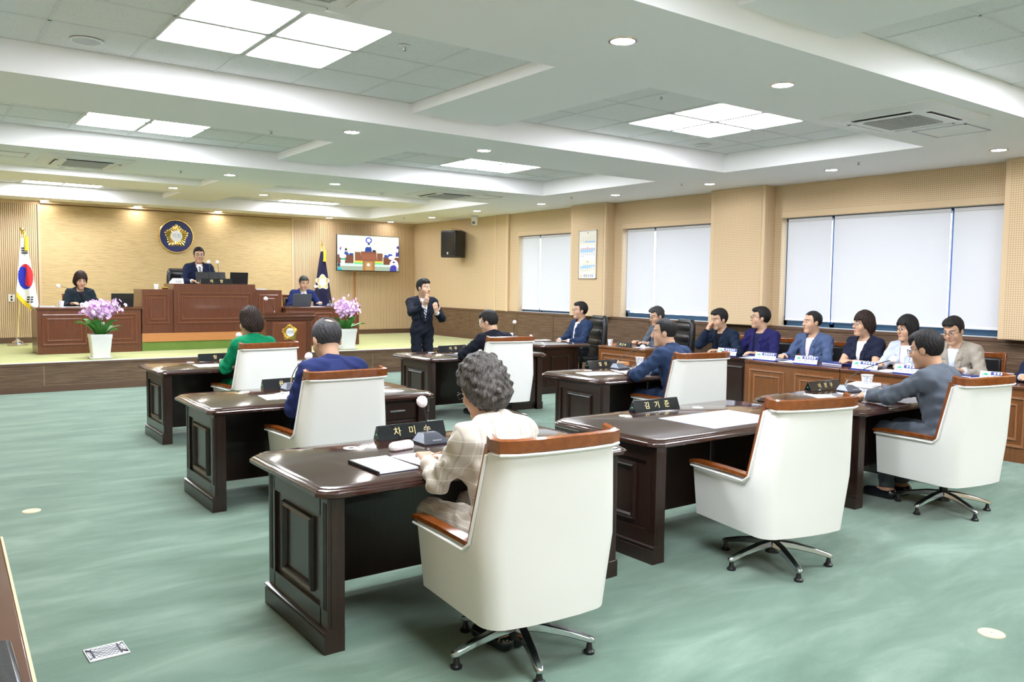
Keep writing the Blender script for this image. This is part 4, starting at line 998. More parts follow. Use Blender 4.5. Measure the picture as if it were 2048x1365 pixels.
person('man in black suit with glasses bending over papers, seen from behind',(6.03,8.46,0),0,head=(30,16,0),lean=16,s=1.04,hands=[(-.24,.48,.80,H),(.10,.50,.80,H)],elbow=[(-.9,-.2,-.5),(.9,-.2,-.5)],jacket=suit_dark,shirt=wht,hair='black',style='short',glasses=True,coarse=.012,trousers=suit_dark)
person('man in slate blue suit leaning on his desk towards the microphone',(6.31,5.66,0),6,head=(34,4,0),lean=17,s=1.05,hands=[(-.26,.45,.80,H),(.0,.48,.80,H)],elbow=[(-.9,-.3,-.4),(.9,-.2,-.4)],jacket=suit_blue,shirt=wht,hair='black',style='thin',coarse=.011,trousers=suit_blue)
person('man in grey suit and glasses with both hands on his desk',(6.53,3.11,0),0,head=(4,12,0),lean=13,s=1.03,scale_head=1.04,hands=[(-.16,.57,.83,H,(.25,1,-.1),(0.6,.0,-1),.9),(.06,.60,.82,H,(-.5,1,-.1),(-.4,0,-1),.9)],elbow=[(-.8,-.2,-.5),(.8,-.2,-.5)],jacket=suit_grey,shirt=bluew,hair='black',style='short',glasses=True,coarse=.011,trousers=suit_grey,skin=(.44,.25,.155))
# stage (face -y)
person('speaker in navy suit and glasses behind the tall centre bench',(4.62,16.72,.765),178,head=(-6,2,0),lean=3,s=1.08,hands=[(-.2,.38,.94,H),(.2,.38,.94,H)],jacket=suit_navy,shirt=wht,tie=M['stripetie'],hair='black',style='short',glasses=True,seat=.66,hang=[('badge',M['paper'],(-.11,.20),(.055,.018)),('lapel_pin',M['gold'],(-.10,.33),(.014,.014))])
person('woman clerk in dark jacket with bobbed hair reading on the stage',(2.50,16.62,ST),180,head=(6,16,0),lean=9,fem=True,s=1.03,hands=[(-.16,.40,.83,H),(.18,.42,.83,H)],jacket=cloth('dark_teal_jacket',(.012,.020,.028)),shirt=blackd,hair='brown',style='bob',vdepth=.30,vwid=.05)
person('man clerk in navy suit looking at the grey laptop on the stage',(6.66,16.52,ST),176,head=(0,14,0),lean=10,s=1.04,hands=[(-.26,.40,.83,H),(.22,.38,.83,H)],jacket=cloth('bright_navy_suit',(.014,.025,.11)),shirt=wht,tie=cloth('grey_tie',(.12,.13,.16)),hair='salt',style='short')
# standing sign language interpreter
person('sign language interpreter in dark suit standing with both hands raised',(6.72,11.60,0),172,head=(28,2,0),lean=0,s=1.04,stand=True,hands=[(-.14,.27,1.25,H,(.30,.25,.9),(-.3,-1,.2),.4),(.13,.42,1.36,H,(-.10,.55,.8),(0,-.7,.6),.35)],elbow=[(-.7,-.2,-.9),(.8,-.1,-.8)],jacket=suit_dark,shirt=wht,tie=M['stripetie'],hair='black',style='short',trousers=suit_dark,vdepth=.10,fine=.0055)
# officials along the windows (face -x)
person('man in navy jacket and open white shirt in the high-backed black chair',(9.46,10.86,0),84,head=(-20,-4,0),lean=-4,s=1.06,hands=[(-.14,.34,.76,H),(.10,.36,.76,H)],jacket=suit_blue,shirt=wht,hair='black',style='short',glasses=True,opened=True,vwid=.062)
person('bespectacled man in grey jacket in the black chair beside a window',(9.62,9.02,0),80,head=(-8,14,0),lean=8,s=1.04,hands=[(-.16,.40,.83,H),(.14,.40,.83,H)],jacket=suit_grey,shirt=suit_grey,hair='salt',style='short',glasses=True)
person('man in dark navy jacket covering his mouth with his hand',(9.60,7.76,0),84,head=(-12,10,-4),lean=10,s=1.05,hands=[(-.22,.36,.82,H),(.09,.30,1.10,H,(-.30,-.30,.9),(-.35,-.9,0),.55)],elbow=[(-.8,-.2,-.6),(.45,.5,-1)],jacket=cloth('ink_navy_jacket',(.008,.016,.036)),shirt=blackd,hair='black',style='short',vdepth=.05,vwid=.062,hang=[('name_badge',M['paper'],(-.07,.04),(.05,.09))])
person('man in violet-navy jacket and glasses gazing at the stage',(9.64,7.18,0),88,head=(-42,-3,0),lean=0,s=1.08,belly=.02,hands=[(-.2,.36,.82,H),(.2,.36,.82,H)],jacket=violet,shirt=cloth('navy_shirt',(.012,.016,.05)),hair='black',style='short',glasses=True,opened=True)
person('man in chambray blue jacket and pale pink shirt gazing at the stage',(9.62,6.34,0),88,head=(-24,0,0),lean=1,s=1.05,hands=[(-.2,.36,.82,H),(.2,.36,.82,H)],jacket=chamb,shirt=pinkw,hair='black',style='thin',vdepth=.06,vwid=.062)
person('woman in navy short-sleeved jacket with white top and short hair',(9.62,5.61,0),90,head=(-30,0,0),lean=3,fem=True,s=1.06,hands=[(-.10,.40,.83,H),(.06,.40,.83,H)],jacket=cloth('navy_short_jacket',(.010,.013,.032)),shirt=wht,short=True,hair='brown',style='crop',glasses=True,vdepth=.12,vwid=.062,hang=[('name_badge',M['paper'],(-.09,.24),(.07,.025))])
person('woman in pale grey jacket and glasses with a lanyard and long hair',(9.62,5.06,0),92,head=(-22,4,0),lean=3,fem=True,s=1.02,hands=[(-.16,.38,.83,H),(.16,.38,.83,H)],jacket=pale,shirt=wht,hair='black',style='long',glasses=True,opened=True,vwid=.06)
person('man in beige jacket and glasses looking down at his papers',(9.62,4.48,0),92,head=(-6,20,0),lean=10,s=1.07,hands=[(-.2,.38,.83,H),(.2,.38,.83,H)],jacket=beige_j,shirt=bluew,hair='black',style='short',glasses=True,vdepth=.08,vwid=.062)
person('official in dark navy jacket at the end of the officials row',(9.62,3.48,0),92,head=(-10,0,0),lean=3,s=1.06,hands=[(-.2,.36,.82,H),(.2,.36,.82,H)],jacket=suit_navy,shirt=wht,hair='black',style='short')
# ================================================================== SMALL THINGS
ZD=.7755
M['wind']=mat('white_mic_cover',(.86,.78,.82),.95,sheen=.3); nt=M['wind'].node_tree; v=coords(nt); L(nt,ramp(nt,noise(nt,v,60,2),[(.3,(.88,.55,.62)),(.45,(.90,.86,.88))]),BC(M['wind'])); bump(nt,noise(nt,v,90,3),.6,.006)
M['mic']=mat('grey_mic_base',(.05,.055,.07),.35); M['micside']=mat('silver_mic_side',(.32,.35,.42),.35,.4)
M['cup']=mat('paper_cup',(.82,.83,.86),.6); nt=M['cup'].node_tree; v=coords(nt,(1,1,2)); L(nt,ramp(nt,noise(nt,v,55,3),[(.42,(.45,.50,.62)),(.5,(.85,.86,.88))]),BC(M['cup']))
M['red']=mat('red_print',(.6,.03,.05),.6); M['greenp']=mat('green_print',(.02,.42,.22),.6); M['lav']=mat('lavender_print',(.55,.6,.9),.6); M['sky']=mat('light_blue_print',(.42,.66,.92),.6); M['cream']=mat('cream_paper',(.86,.84,.74),.8)
M['ledgreen']=mat('green_led',(.1,.9,.4),.4,emit=.4); 
def nameplate(loc,rz,txt,label,w=.46,h=.085,d=.08,group='black desk nameplates',size=.05):
    t=thing('nameplate',label,'nameplate',loc,math.radians(rz),group)
    obj('block',MB().loft([[(x,-d/2,0),(x,d/2,0),(x,.004,h),(x,-.004,h)] for x in (-w/2,w/2)]),M['gloss'],t,bevel=.002)
    tl=math.atan2(d/2-.004,h)
    obj('lettering',text_mb(txt,size,.002).xf(Matrix.Translation((0,-d/4-.004,h*.48))@Matrix.Rotation(-tl,4,'X')),M['goldpaint'],t)
    obj('lamp',MB().lathe([(.004,0),(.004,.002)],8,(-w/2-.001,0,h*.4),ax='x'),M['ledgreen'],t)
    return t
def mic(loc,rz,head,label,group='gooseneck microphones',base=True,cover=True):
    t=thing('microphone',label,'microphone',loc,math.radians(rz),group)
    if base:
        obj('base',MB().loft([[(-.085,-.07,0),(.085,-.07,0),(.085,.07,0),(-.085,.07,0)],[(-.085,-.072,.012),(.085,-.072,.012),(.085,.072,.012),(-.085,.072,.012)],[(-.05,.005,.058),(.05,.005,.058),(.05,.06,.058),(-.05,.06,.058)]]),M['mic'],t,bevel=.003)
        for s in (-1,1): obj('side_facet',MB().add([(s*.0855,-.07,.013),(s*.0855,.07,.013),(s*.052,.061,.058),(s*.052,.006,.058)],[(0,1,2,3) if s>0 else (3,2,1,0)]),M['micside'],t)
        obj('key',MB().box((-.03,-.071,.022),(.03,-.066,.03)),M['micside'],t)
    h=Vector(head); p0=Vector((0,.045,.055 if base else 0)); c1=p0+Vector((0,0,h.z*.62)); pts=[]
    for i in range(13):
        u=i/12; pts.append((1-u)**2*p0+2*u*(1-u)*(c1+Vector((h.x*.1,h.y*.1,0)))+u*u*(p0+h))
    obj('gooseneck',MB().tube(pts,.0042,8),M['black'],t); obj('collar',MB().tube([pts[0],pts[2]],.0085,10),M['chrome'],t)
    d=(pts[-1]-pts[-2]).normalized(); q=d.to_track_quat('Z','Y').to_matrix().to_4x4()
    prof=[(.006,-.02),(.020,-.012),(.030,.004),(.033,.020),(.028,.036),(.016,.047),(.002,.051)] if cover else [(.006,-.01),(.010,0),(.010,.04),(.004,.046)]
    obj('windscreen',MB().lathe(prof,16).xf(Matrix.Translation(pts[-1])@q),M['wind'] if cover else M['black'],t)
    return t
def paper(loc,rz,label,w=.21,h=.297,t=.003,n=0,name='paper_sheets',group='papers on the desks',lines=True):
    o=thing(name,label,'papers',loc,math.radians(rz),group)
    def f(u,v): return ((u-.5)*w,(v-.5)*h,t+.004*math.sin(u*3+v*2)*max(0,u-.4))
    mb=MB().grid(f,6,6); k=len(mb.v); mb.add([(x,y,0) for x,y,z in mb.v],[tuple(i for i in fc)[::-1] for fc in mb.f])
    obj('sheet',mb,M['paper'],o)
    if lines:
        l=MB()
        for i in range(9):
            y=h*.36-i*h*.075; l.box((-w*.4,y,t+.0004),(w*(.05+.1*((i*37)%3)),y+.0022,t+.0008))
        obj('printed_lines',l,M['ink'],o,smooth=0,kind='stuff')
    return o
def cup(loc,label,group='paper cups',s=1):
    t=thing('paper_cup',label,'cup',loc,0,group)
    obj('wall',MB().lathe([(.028*s,0),(.031*s,.03*s),(.038*s,.085*s),(.034*s,.085*s),(.028*s,.01*s)],20),M['cup'],t); obj('rim',MB().lathe([(.040*s,.082*s),(.041*s,.086*s),(.037*s,.087*s),(.036*s,.083*s)],20),M['trimwhite'],t)
    return t
def laptop(loc,rz,label,w=.36,mt=None,tilt=18,hh=.235):
    t=thing('laptop',label,'laptop',loc,math.radians(rz),'laptops on the stage')
    obj('base',MB().box((-w/2,-.12,0),(w/2,.12,.016)),mt or M['black'],t,bevel=.004)
    ld=obj('lid',MB().box((-w/2,-.004,0),(w/2,.004,hh)),mt or M['black'],t,bevel=.003); ld.location=(0,.12,.014); ld.rotation_euler=(math.radians(-tilt),0,0)
    obj('screen',MB().box((-w/2+.01,-.0055,.012),(w/2-.01,-.004,hh-.01)),M['screenoff'],ld)
    return t
# ---- members' desks
nameplate((2.435,4.335,ZD),0,'차   미   수','black nameplate with gold letters on the desk of the woman in tan check',size=.058)
mic((2.44,4.10,ZD),0,(-.03,.0,.17),'gooseneck microphone with white cover on the desk of the woman in tan check')
t=thing('spectacle_case','white and pink rounded spectacle case on the desk beside the microphone','case',(2.20,4.02,ZD),math.radians(12))
cs=lambda z,k:[(x,y,z) for x,y in rrect(-.082+k,-.034+k,.082-k,.034-k,.033-k*.8,6)]
obj('lower_shell',MB().loft([cs(0,.012),cs(.008,.002),cs(.022,0)]),M['wind'],t); obj('lid',MB().loft([cs(.022,0),cs(.036,.004),cs(.046,.016),cs(.049,.026)]),M['wind'],t)
t=thing('spiral_notebook','open white spiral notebook on the desk of the woman in tan check','notebook',(1.915,3.70,ZD),math.radians(1))
obj('pages',MB().box((-.10,-.165,.003),(.115,.165,.014)),M['paper'],t,bevel=.002); obj('back_cover',MB().box((-.108,-.168,0),(.117,.168,.003)),M['ink'],t)
sp=MB()
for i in range(34): sp.box((-.112,-.158+i*.0095,.001),(-.100,-.154+i*.0095,.016))
obj('spiral_binding',sp,M['black'],t,smooth=0,kind='stuff')
paper((2.19,3.72,ZD),4,'loose white papers beside the spiral notebook',.24,.34); paper((2.33,3.64,ZD),-6,'white handout under the arm of the woman in tan check',.21,.29)
tag(obj('pencil',MB().tube([(-.06,0,.005),(.05,0,.005),(.062,0,.005)],[.004,.004,.001],6),M['orange'],loc=(2.27,3.77,ZD+.007),rot=(0,0,.4)),'orange pencil lying on loose papers','pencil')
nameplate((4.52,4.31,ZD),-2,'김   기   준','black nameplate with gold letters on the desk with the empty chair',size=.058)
tag(obj('desk_mat',MB().box((-.375,-.25,0),(.375,.25,.003)),mat('grey_desk_mat',(.42,.44,.50),.45),loc=(4.62,3.76,ZD)),'grey translucent desk mat on the empty desk','desk mat')
nameplate((2.68,6.98,ZD),2,'윤      일','black nameplate with gold letters on the desk of the balding man in navy')
mic((2.66,6.80,ZD),0,(.14,-.02,.22),'gooseneck microphone with white cover beside the balding man in navy')
paper((2.40,6.42,ZD),-6,'white papers before the balding man in navy',.28,.30); paper((2.62,6.55,ZD),10,'second set of papers by the microphone of the balding man',.21,.28)
nameplate((2.92,9.80,ZD),2,'정      ','black nameplate with gold letters on the desk of the woman in green')
mic((3.02,9.62,ZD),0,(.06,-.10,.24),'gooseneck microphone with white cover beside the woman in green')
paper((2.66,9.22,ZD),-4,'white papers before the woman in green',.30,.34)
nameplate((6.08,9.66,ZD),2,'이   우','black nameplate with gold letters on the desk of the man in black')
mic((6.30,9.52,ZD),0,(.16,-.12,.16),'gooseneck microphone on the desk of the man in black')
paper((6.02,9.10,ZD),12,'stack of white papers before the man in black',.30,.36,.012); 
tag(obj('tablet',MB().box((-.10,-.13,0),(.10,.13,.010)),M['mic'],bevel=.004,loc=(5.76,9.05,ZD),rot=(0,0,.2)),'dark tablet lying beside the stack of white papers','tablet')
nameplate((6.38,6.93,ZD),2,'임   상','black nameplate with gold letters on the desk of the man in slate blue')
mic((6.47,6.72,ZD),0,(.34,-.04,.17),'long gooseneck microphone in front of the man in slate blue')
paper((5.88,6.42,ZD),-14,'open white document before the man in slate blue',.42,.30,.006); paper((6.28,6.36,ZD),6,'single sheet under the arms of the man in slate blue')
cup((6.86,6.80,ZD),'white paper cup on the desk of the man in slate blue',s=1.25)
tag(obj('wooden_box',MB().box((-.09,-.06,0),(.09,.06,.045)),M['orange'],bevel=.004,loc=(6.72,6.98,ZD)),'small wooden box by the cup of the man in slate blue','box')
nameplate((6.80,4.37,ZD),-2,'이   경   우','black nameplate with gold letters on the desk of the man in grey')
mic((6.88,4.16,ZD),-12,(.50,-.06,.22),'long gooseneck microphone arching beside the man in grey')
paper((6.33,4.03,ZD),-30,'white sheet before the man in grey',.21,.34); cup((7.33,4.25,ZD),'white paper cup on the desk of the man in grey',s=1.4)
tag(obj('magazine_stack',MB().box((-.17,-.12,0),(.17,.12,.012)).box((-.15,-.12,.012),(.16,.11,.024)),[M['paper']],bevel=.001,loc=(7.40,4.33,ZD),rot=(0,0,.25)),'stack of magazines behind the paper cup of the man in grey','magazines')
mic((8.42,11.42,ZD),-60,(.10,-.20,.24),'gooseneck microphone on the sideways mahogany desk'); cup((8.60,11.68,ZD),'paper cup on the sideways mahogany desk'); paper((8.62,10.95,ZD),80,'white papers on the sideways mahogany desk',.24,.4)
# ---- officials' desk things (plates face -x)
def wplate(loc,name,label,bar='■ ■ ■ ■ ■'):
    t=thing('white_nameplate',label,'nameplate',loc,math.radians(-90),'white nameplates of the officials')
    tl=math.radians(-16); Rm=Matrix.Rotation(tl,4,'X')
    obj('board',MB().box((-.16,-.002,0),(.16,.002,.105)).xf(Rm),M['trimwhite'],t); obj('foot',MB().box((-.16,-.03,0),(.16,.05,.012)),M['bluefolder'],t)
    obj('navy_bar',MB().box((-.055,-.0034,.066),(.16,-.002,.101)).xf(Rm),M['bluefolder'],t)
    obj('bar_print',text_mb(bar,.028,.001).xf(Rm@Matrix.Translation((.052,-.0042,.083))),M['paper'],t)
    obj('lettering',text_mb(name,.045,.001).xf(Rm@Matrix.Translation((.045,-.0032,.038))),M['ink'],t)
    obj('logo_hill',MB().add([(-.14,-.0034,.062),(-.07,-.0034,.062),(-.09,-.0034,.082),(-.105,-.0034,.088),(-.12,-.0034,.076)],[(0,1,2,3,4)]).xf(Rm),M['greenp'],t)
    obj('logo_letters',text_mb('CC',.032,.001).xf(Rm@Matrix.Translation((-.118,-.0032,.045))),M['bluefolder'],t)
    obj('logo_dash',MB().box((-.092,-.0034,.038),(-.068,-.002,.046)).xf(Rm),M['red'],t)
ZO=.7685
for y,n,l,x in ((7.35,'유 태 조','man covering his mouth',9.09),(6.62,'남 윤 우','man in violet-navy',8.96),(6.02,'목 미 자','man in chambray blue',8.96),(5.24,'김 수 복','woman in the navy short-sleeved jacket',8.96),(4.72,'이 정 희','woman in pale grey',8.96),(3.84,'이 영 미','official at the end of the row',9.05)):
    wplate((x,y,ZO),n,'white nameplate with navy strip in front of the '+l)
for y,l in ((7.02,'left of the man in violet-navy'),(6.50,'beside the man in violet-navy'),(5.80,'beside the man in chambray'),(4.28,'beside the man in beige')):
    t=thing('blue_binder','thick blue binder lying on the desk '+l.replace('left of','next to'),'binder',(9.33,y,ZO),math.radians(80),'blue binders on the officials desks')
    obj('cover',MB().box((-.16,-.12,.018),(.16,.12,.022)).box((-.16,-.12,0),(.16,.12,.004)).box((-.164,-.12,0),(-.16,.12,.022)),M['bluefolder'],t); obj('pages',MB().box((-.155,-.115,.004),(.155,.115,.018)),M['paper'],t)
for y,x,l in ((7.62,9.18,'man covering his mouth'),(6.90,9.12,'man in violet-navy'),(6.27,9.10,'man in chambray blue'),(5.00,9.06,'woman in pale grey'),(4.52,9.12,'man in beige'),(4.02,9.15,'official at the end of the row')):
    paper((x,y,ZO),85,'white papers before the '+l,.24,.34,.008)
tag(obj('phone',MB().box((-.04,-.08,0),(.04,.08,.009)),M['gloss'],bevel=.004,loc=(9.30,5.30,ZO),rot=(0,0,1.2)),'black phone before the woman in the navy short-sleeved jacket','phone')
cup((8.97,9.55,ZO),'paper cup on the desk of the bespectacled man in the black chair',s=1.1)
t=nameplate((8.95,9.22,ZO),-90,'주 근 수','small black nameplate of the bespectacled man in the black chair',w=.30,h=.07,size=.045); t.children[1].active_material=M['goldpaint']
tag(obj('wooden_tray',MB().box((-.11,-.09,0),(.11,.09,.012)).box((-.11,-.09,.012),(.11,-.083,.03)).box((-.11,.083,.012),(.11,.09,.03)),M['orange'],bevel=.002,loc=(9.2,9.56,ZO)),'wooden pen tray behind the paper cup','tray')
paper((9.15,8.95,ZO),85,'white papers before the bespectacled man in the black chair',.24,.36,.006)
# ---- stage desks
ZS=ST+.785; ZR=ST+.775; ZB=.765+.89
nameplate((2.55,15.78,ZS),0,'사 무 과 장','small dark nameplate on the side desk of the woman clerk',w=.34,h=.07,size=.045)
mic((2.62,15.95,ZS),0,(-.52,.0,.30),'long gooseneck microphone reaching across the woman clerk'); cup((2.10,15.82,ZS),'paper cup on the side desk of the woman clerk',s=1.2)
tag(obj('pen_tray',MB().box((-.13,-.07,0),(.13,.07,.012)).box((-.13,-.07,.012),(-.122,.07,.035)).box((.122,-.07,.012),(.13,.07,.035)).box((-.12,-.06,.012),(.10,-.05,.022)),M['ltgrey'],bevel=.002,loc=(1.90,15.85,ZS)),'grey pen tray on the side desk of the woman clerk','tray')
paper((2.30,15.95,ZS),4,'papers before the woman clerk',.42,.3)
laptop((3.08,15.95,ZS),172,'black laptop open at the end of the side desk of the woman clerk',.36)
laptop((6.28,15.72,ZR),184,'dark grey laptop in front of the man clerk',.40,M['mic'],12,.25)
mic((7.0,15.78,ZR),0,(-.30,.02,.34),'gooseneck microphone beside the man clerk'); paper((6.62,15.72,ZR),4,'papers beside the grey laptop',.3,.3)
tag(obj('booklet_stack',MB().box((-.12,-.09,0),(.12,.09,.05)).box((-.11,-.08,.05),(.12,.09,.10)),M['paper'],bevel=.002,loc=(7.30,15.80,ZR),rot=(0,0,.1)),'stack of pale booklets at the end of the man clerk desk','booklets')
tag(obj('bookend_print',MB().box((-.02,-.001,0),(.03,.001,.05)),M['red'],loc=(7.24,15.70,ZR+.012)),'small red printed card in front of the booklets','card')
nameplate((4.65,15.66,ZB),0,'의      장','wide black nameplate with two gold letters on the speaker bench',w=.58,h=.105,size=.07,group=None)
t=thing('monitor','black flat monitor seen from behind on the speaker bench','monitor',(4.62,15.86,ZB)); 
sc=obj('screen_back',MB().box((-.27,-.02,.04),(.27,.015,.23)),M['black'],t,bevel=.006); sc.rotation_euler=(math.radians(-14),0,0); obj('stand',MB().box((-.10,-.07,0),(.10,.09,.012)).box((-.03,.0,.01),(.03,.02,.10)),M['black'],t,bevel=.003)
laptop((5.12,15.88,ZB),172,'black laptop open beside the monitor on the speaker bench',.33,None,14,.22)
t=thing('desk_phone','white tilted desk terminal at the corner of the speaker bench','phone',(3.97,15.78,ZB),math.radians(10)); obj('body',MB().loft([[(-.10,-.09,0),(.10,-.09,0),(.10,.09,0),(-.10,.09,0)],[(-.10,-.06,.10),(.10,-.06,.10),(.10,.09,.02),(-.10,.09,.02)]]),M['trimwhite'],t,bevel=.004); obj('keypad',MB().box((-.06,-.095,.03),(.06,-.088,.07)),M['ltgrey'],t)
for i,x in enumerate((4.60,4.76)): mic((x,15.80,ZB),0,(.0,.10,.40-.0*i),'slim microphone on the speaker bench, '+('before the tie' if i==0 else 'beside the lapel pin')+' of the speaker',group='microphones of the speaker',base=False)
cup((3.62,15.78,.765+.785),'paper cup on the wing of the speaker bench',s=1.1)
t=thing('gavel','gold and wooden gavel on the wing of the speaker bench','gavel',(3.76,15.76,.765+.785)); obj('head',MB().tube([(-.05,0,.03),(.05,0,.03)],[.028,.028],12),M['gold'],t); obj('handle',MB().tube([(0,0,.03),(0,.18,.012)],.008,8),M['orange'],t)
tag(obj('pen_case',MB().box((-.1,-.05,0),(.1,.05,.025)),M['ltgrey'],bevel=.004,loc=(5.55,15.85,.765+.785)),'small grey case on the right wing of the speaker bench'.replace('right ','window-side '),'case')
mic((5.02,13.60,1.175),0,(-.13,.02,.24),'gooseneck microphone with white cover on the podium',base=False)
# ---- orchids
GL=mat('orchid_leaf',(.045,.22,.035),.4); LS=mat('orchid_stem',(.12,.13,.04),.6)
BL=mat('orchid_petal',(.80,.50,.82),.6); nt=BL.node_tree; L(nt,ramp(nt,noise(nt,coords(nt),22,2),[(.35,(.62,.26,.68)),(.55,(.84,.62,.88))]),BC(BL))
def orchid(loc,seed,label):
    rnd=random.Random(seed); t=thing('potted_orchid',label,'plant',loc,0,'potted orchids on the stage edge')
    def sq(h,z): return [(x,y,z) for x,y in rrect(-h,-h,h,h,.02,3)]
    p=obj('pot',MB().loft([sq(.122,.025),sq(.126,.05),sq(.152,.335),sq(.158,.336),sq(.160,.395),sq(.146,.395),sq(.142,.36)]),M['trimwhite'],t,smooth=25); obj('saucer',MB().loft([sq(.148,0),sq(.165,.022),sq(.155,.026),sq(.13,.02)]),M['trimwhite'],t); obj('soil',MB().loft([sq(.139,.34),sq(.139,.365)]),M['slatback'],t)
    for i in range(13):
        a=2*math.pi*i/13+rnd.uniform(-.2,.2); ln=rnd.uniform(.22,.33); up=rnd.uniform(.35,1.25); w=.066
        def f(u,v,a=a,ln=ln,up=up):
            r=.05+ln*v; h=.37+ln*up*math.sin(v*1.9)*.75; ww=w*math.sin(math.pi*min(1,.12+v*.88))**.7*(u-.5)*2; 
            return (r*math.cos(a)-ww*math.sin(a),r*math.sin(a)+ww*math.cos(a),h+abs(u-.5)*.03)
        obj('leaf',MB().grid(f,4,7),GL,t)
    bl=MB()
    for i in range(9):
        a=2*math.pi*i/9+rnd.uniform(-.25,.25); R=rnd.uniform(.12,.30); x0,y0=.07*math.cos(a),.07*math.sin(a); top=rnd.uniform(.80,.92)
        pts=[]
        for k in range(9):
            u=k/8; r=.07+(R-.07)*u**2.2; z=.36+(top-.36)*math.sin(min(1.0,u*1.15)*math.pi/2)-max(0,u-.8)*.35; pts.append(Vector((r*math.cos(a),r*math.sin(a),z)))
        obj('stem',MB().tube(pts,.005,6),LS,t)
        for k in range(38):
            u=rnd.uniform(.5,1.0); q=pts[int(u*8)]+Vector((rnd.gauss(0,.06),rnd.gauss(0,.06),rnd.gauss(-.01,.05)))
            n=Vector((q.x+rnd.gauss(0,.1),q.y-.1+rnd.gauss(0,.1),rnd.gauss(.05,.1))).normalized(); A=n.cross(Vector((0,0,1))).normalized(); B=A.cross(n)
            for m_ in range(5):
                th=2*math.pi*m_/5+rnd.random()*.3; d=math.cos(th)*A+math.sin(th)*B; s_=-math.sin(th)*A+math.cos(th)*B; r=.036
                bl.add([q,q+d*r*.6+s_*r*.45+n*.008,q+d*r+n*.003,q+d*r*.6-s_*r*.45+n*.008],[(0,1,2,3)])
    obj('blossoms',bl,BL,t,smooth=0,kind='stuff')
orchid((2.45,14.42,ST),3,'pink orchids in a white square pot before the woman clerk desk'); orchid((6.70,14.42,ST),8,'pink orchids in a white square pot before the man clerk desk')
# ---- flags
def flag(base,ptop,xc0,zt,zb,hl,hr,label,mt,pats,finial,slope):
    t=thing('flag',label,'flag',base,0,'flags on stands')
    bx_,by_,bz_=base
    obj('stand',MB().lathe([(.17,0),(.175,.012),(.14,.03),(.10,.045),(.095,.07),(.06,.085),(.03,.11),(.022,.16),(.018,.16)],28),M['chrome'],t)
    obj('pole',MB().tube([(0,0,.1),(ptop[0],0,ptop[1])],.013,10),M['goldpaint'],t)
    obj('finial',MB().lathe(finial,16,(ptop[0],0,ptop[1])),M['gold'],t)
    def hw(z):
        v=(zt-z)/(zt-zb); return (.03+hl*v**.85,.03+hr*v**.85)
    def yy(x,z):
        l,r=hw(z); u=(x-xc0+l)/(l+r); v=(zt-z)/(zt-zb); return -.03-.045*v*math.sin(u*9.5+1.2)-.02*v
    def cl(u,v,off=0):
        zlow=zb+slope*(1-u); z=zt-v*(zt-zlow); l,r=hw(z); x=xc0-l+u*(l+r); return (x,yy(x,z)-off,z)
    mb=MB().grid(lambda u,v:cl(u,v),28,30); n=len(mb.v); 
    mb.add([(x,y+.012,z) for x,y,z in mb.v],[f[::-1] for f in mb.f]); c=obj('cloth',mb,mt,t,smooth=70)
    for nm,fn,mts in pats:
        g=MB(); fn(g,lambda x,z:(x,yy(x,z)-.006,z)); obj(nm,g,mts,c,smooth=70)
    fr=MB().grid(lambda u,v:(lambda p:(p[0],p[1],p[2]-.10*v+.005*math.sin(u*200)))(cl(u,1,.002)),40,2); obj('fringe',fr,M['yellow'],c,smooth=0)
    ts=MB().lathe([(.02,0),(.032,-.04),(.03,-.17),(.04,-.26),(.002,-.265)],12,(xc0+.05,-.06,zt+.03)); obj('tassel',ts,M['yellow'],t)
    obj('cord',MB().tube([(ptop[0],0,zt+.08),(xc0+.03,-.04,zt+.12),(xc0+.05,-.06,zt+.03)],.008,6),M['yellow'],t)
    return t
def cells(g,P,x0,x1,z0,z1,n,fn):
    for i in range(n):
        for j in range(n):
            a,b=x0+(x1-x0)*i/n,x0+(x1-x0)*(i+1)/n; c,d=z0+(z1-z0)*j/n,z0+(z1-z0)*(j+1)/n
            k=fn((a+b)/2,(c+d)/2)
            if k is not None: g.add([P(a,c),P(b,c),P(b,d),P(a,d)],[(0,1,2,3)],k)
FW=fabric('white_flag_cloth',(.82,.83,.85),.05); FN=fabric('navy_flag_cloth',(.012,.010,.045),.2); FRED=mat('flag_red',(.62,.02,.03),.7); FBLU=mat('flag_blue',(.01,.02,.38),.7)
def taeguk(g,P):
    xc,zc,rx,rz=.155,1.30,.125,.235
    def k(x,z):
        u,v=(x-xc)/rx,(z-zc)/rz
        if u*u+v*v>1: return None
        w=u*.75+v*.66; s_=-u*.66+v*.75
        return 0 if w>.45*math.sin(s_*3.1) else 1
    cells(g,P,xc-rx,xc+rx,zc-rz,zc+rz,30,k)
BARS=((.095,.20,1.73,0),(.093,.20,1.775,0),(.092,.20,1.82,0),(.16,.26,.81,1),(.165,.265,.855,1),(.17,.27,.90,1))
def bars(k):
    def fn(g,P):
        x0,x1,z0,br=BARS[k]
        for a,b in (((x0,x1),) if not br else ((x0,(x0+x1)/2-.008),((x0+x1)/2+.008,x1))): 
            for i in range(4): g.add([P(a+(b-a)*i/4,z0),P(a+(b-a)*(i+1)/4,z0),P(a+(b-a)*(i+1)/4,z0+.026),P(a+(b-a)*i/4,z0+.026)],[(0,1,2,3)])
    return fn
ball=[(.012,0),(.02,.01),(.02,.03),(.012,.035),(.032,.055),(.042,.085),(.032,.115),(.004,.128)]
flag((1.645,17.98,ST),(.12,2.10),.13,2.02,.62,.14,.22,'white national flag with red and blue circle hanging from a chrome stand',FW,[('red_and_blue_circle',taeguk,[FRED,FBLU]),*[('black_bar',bars(k),M['ink']) for k in range(6)]],ball,.40)
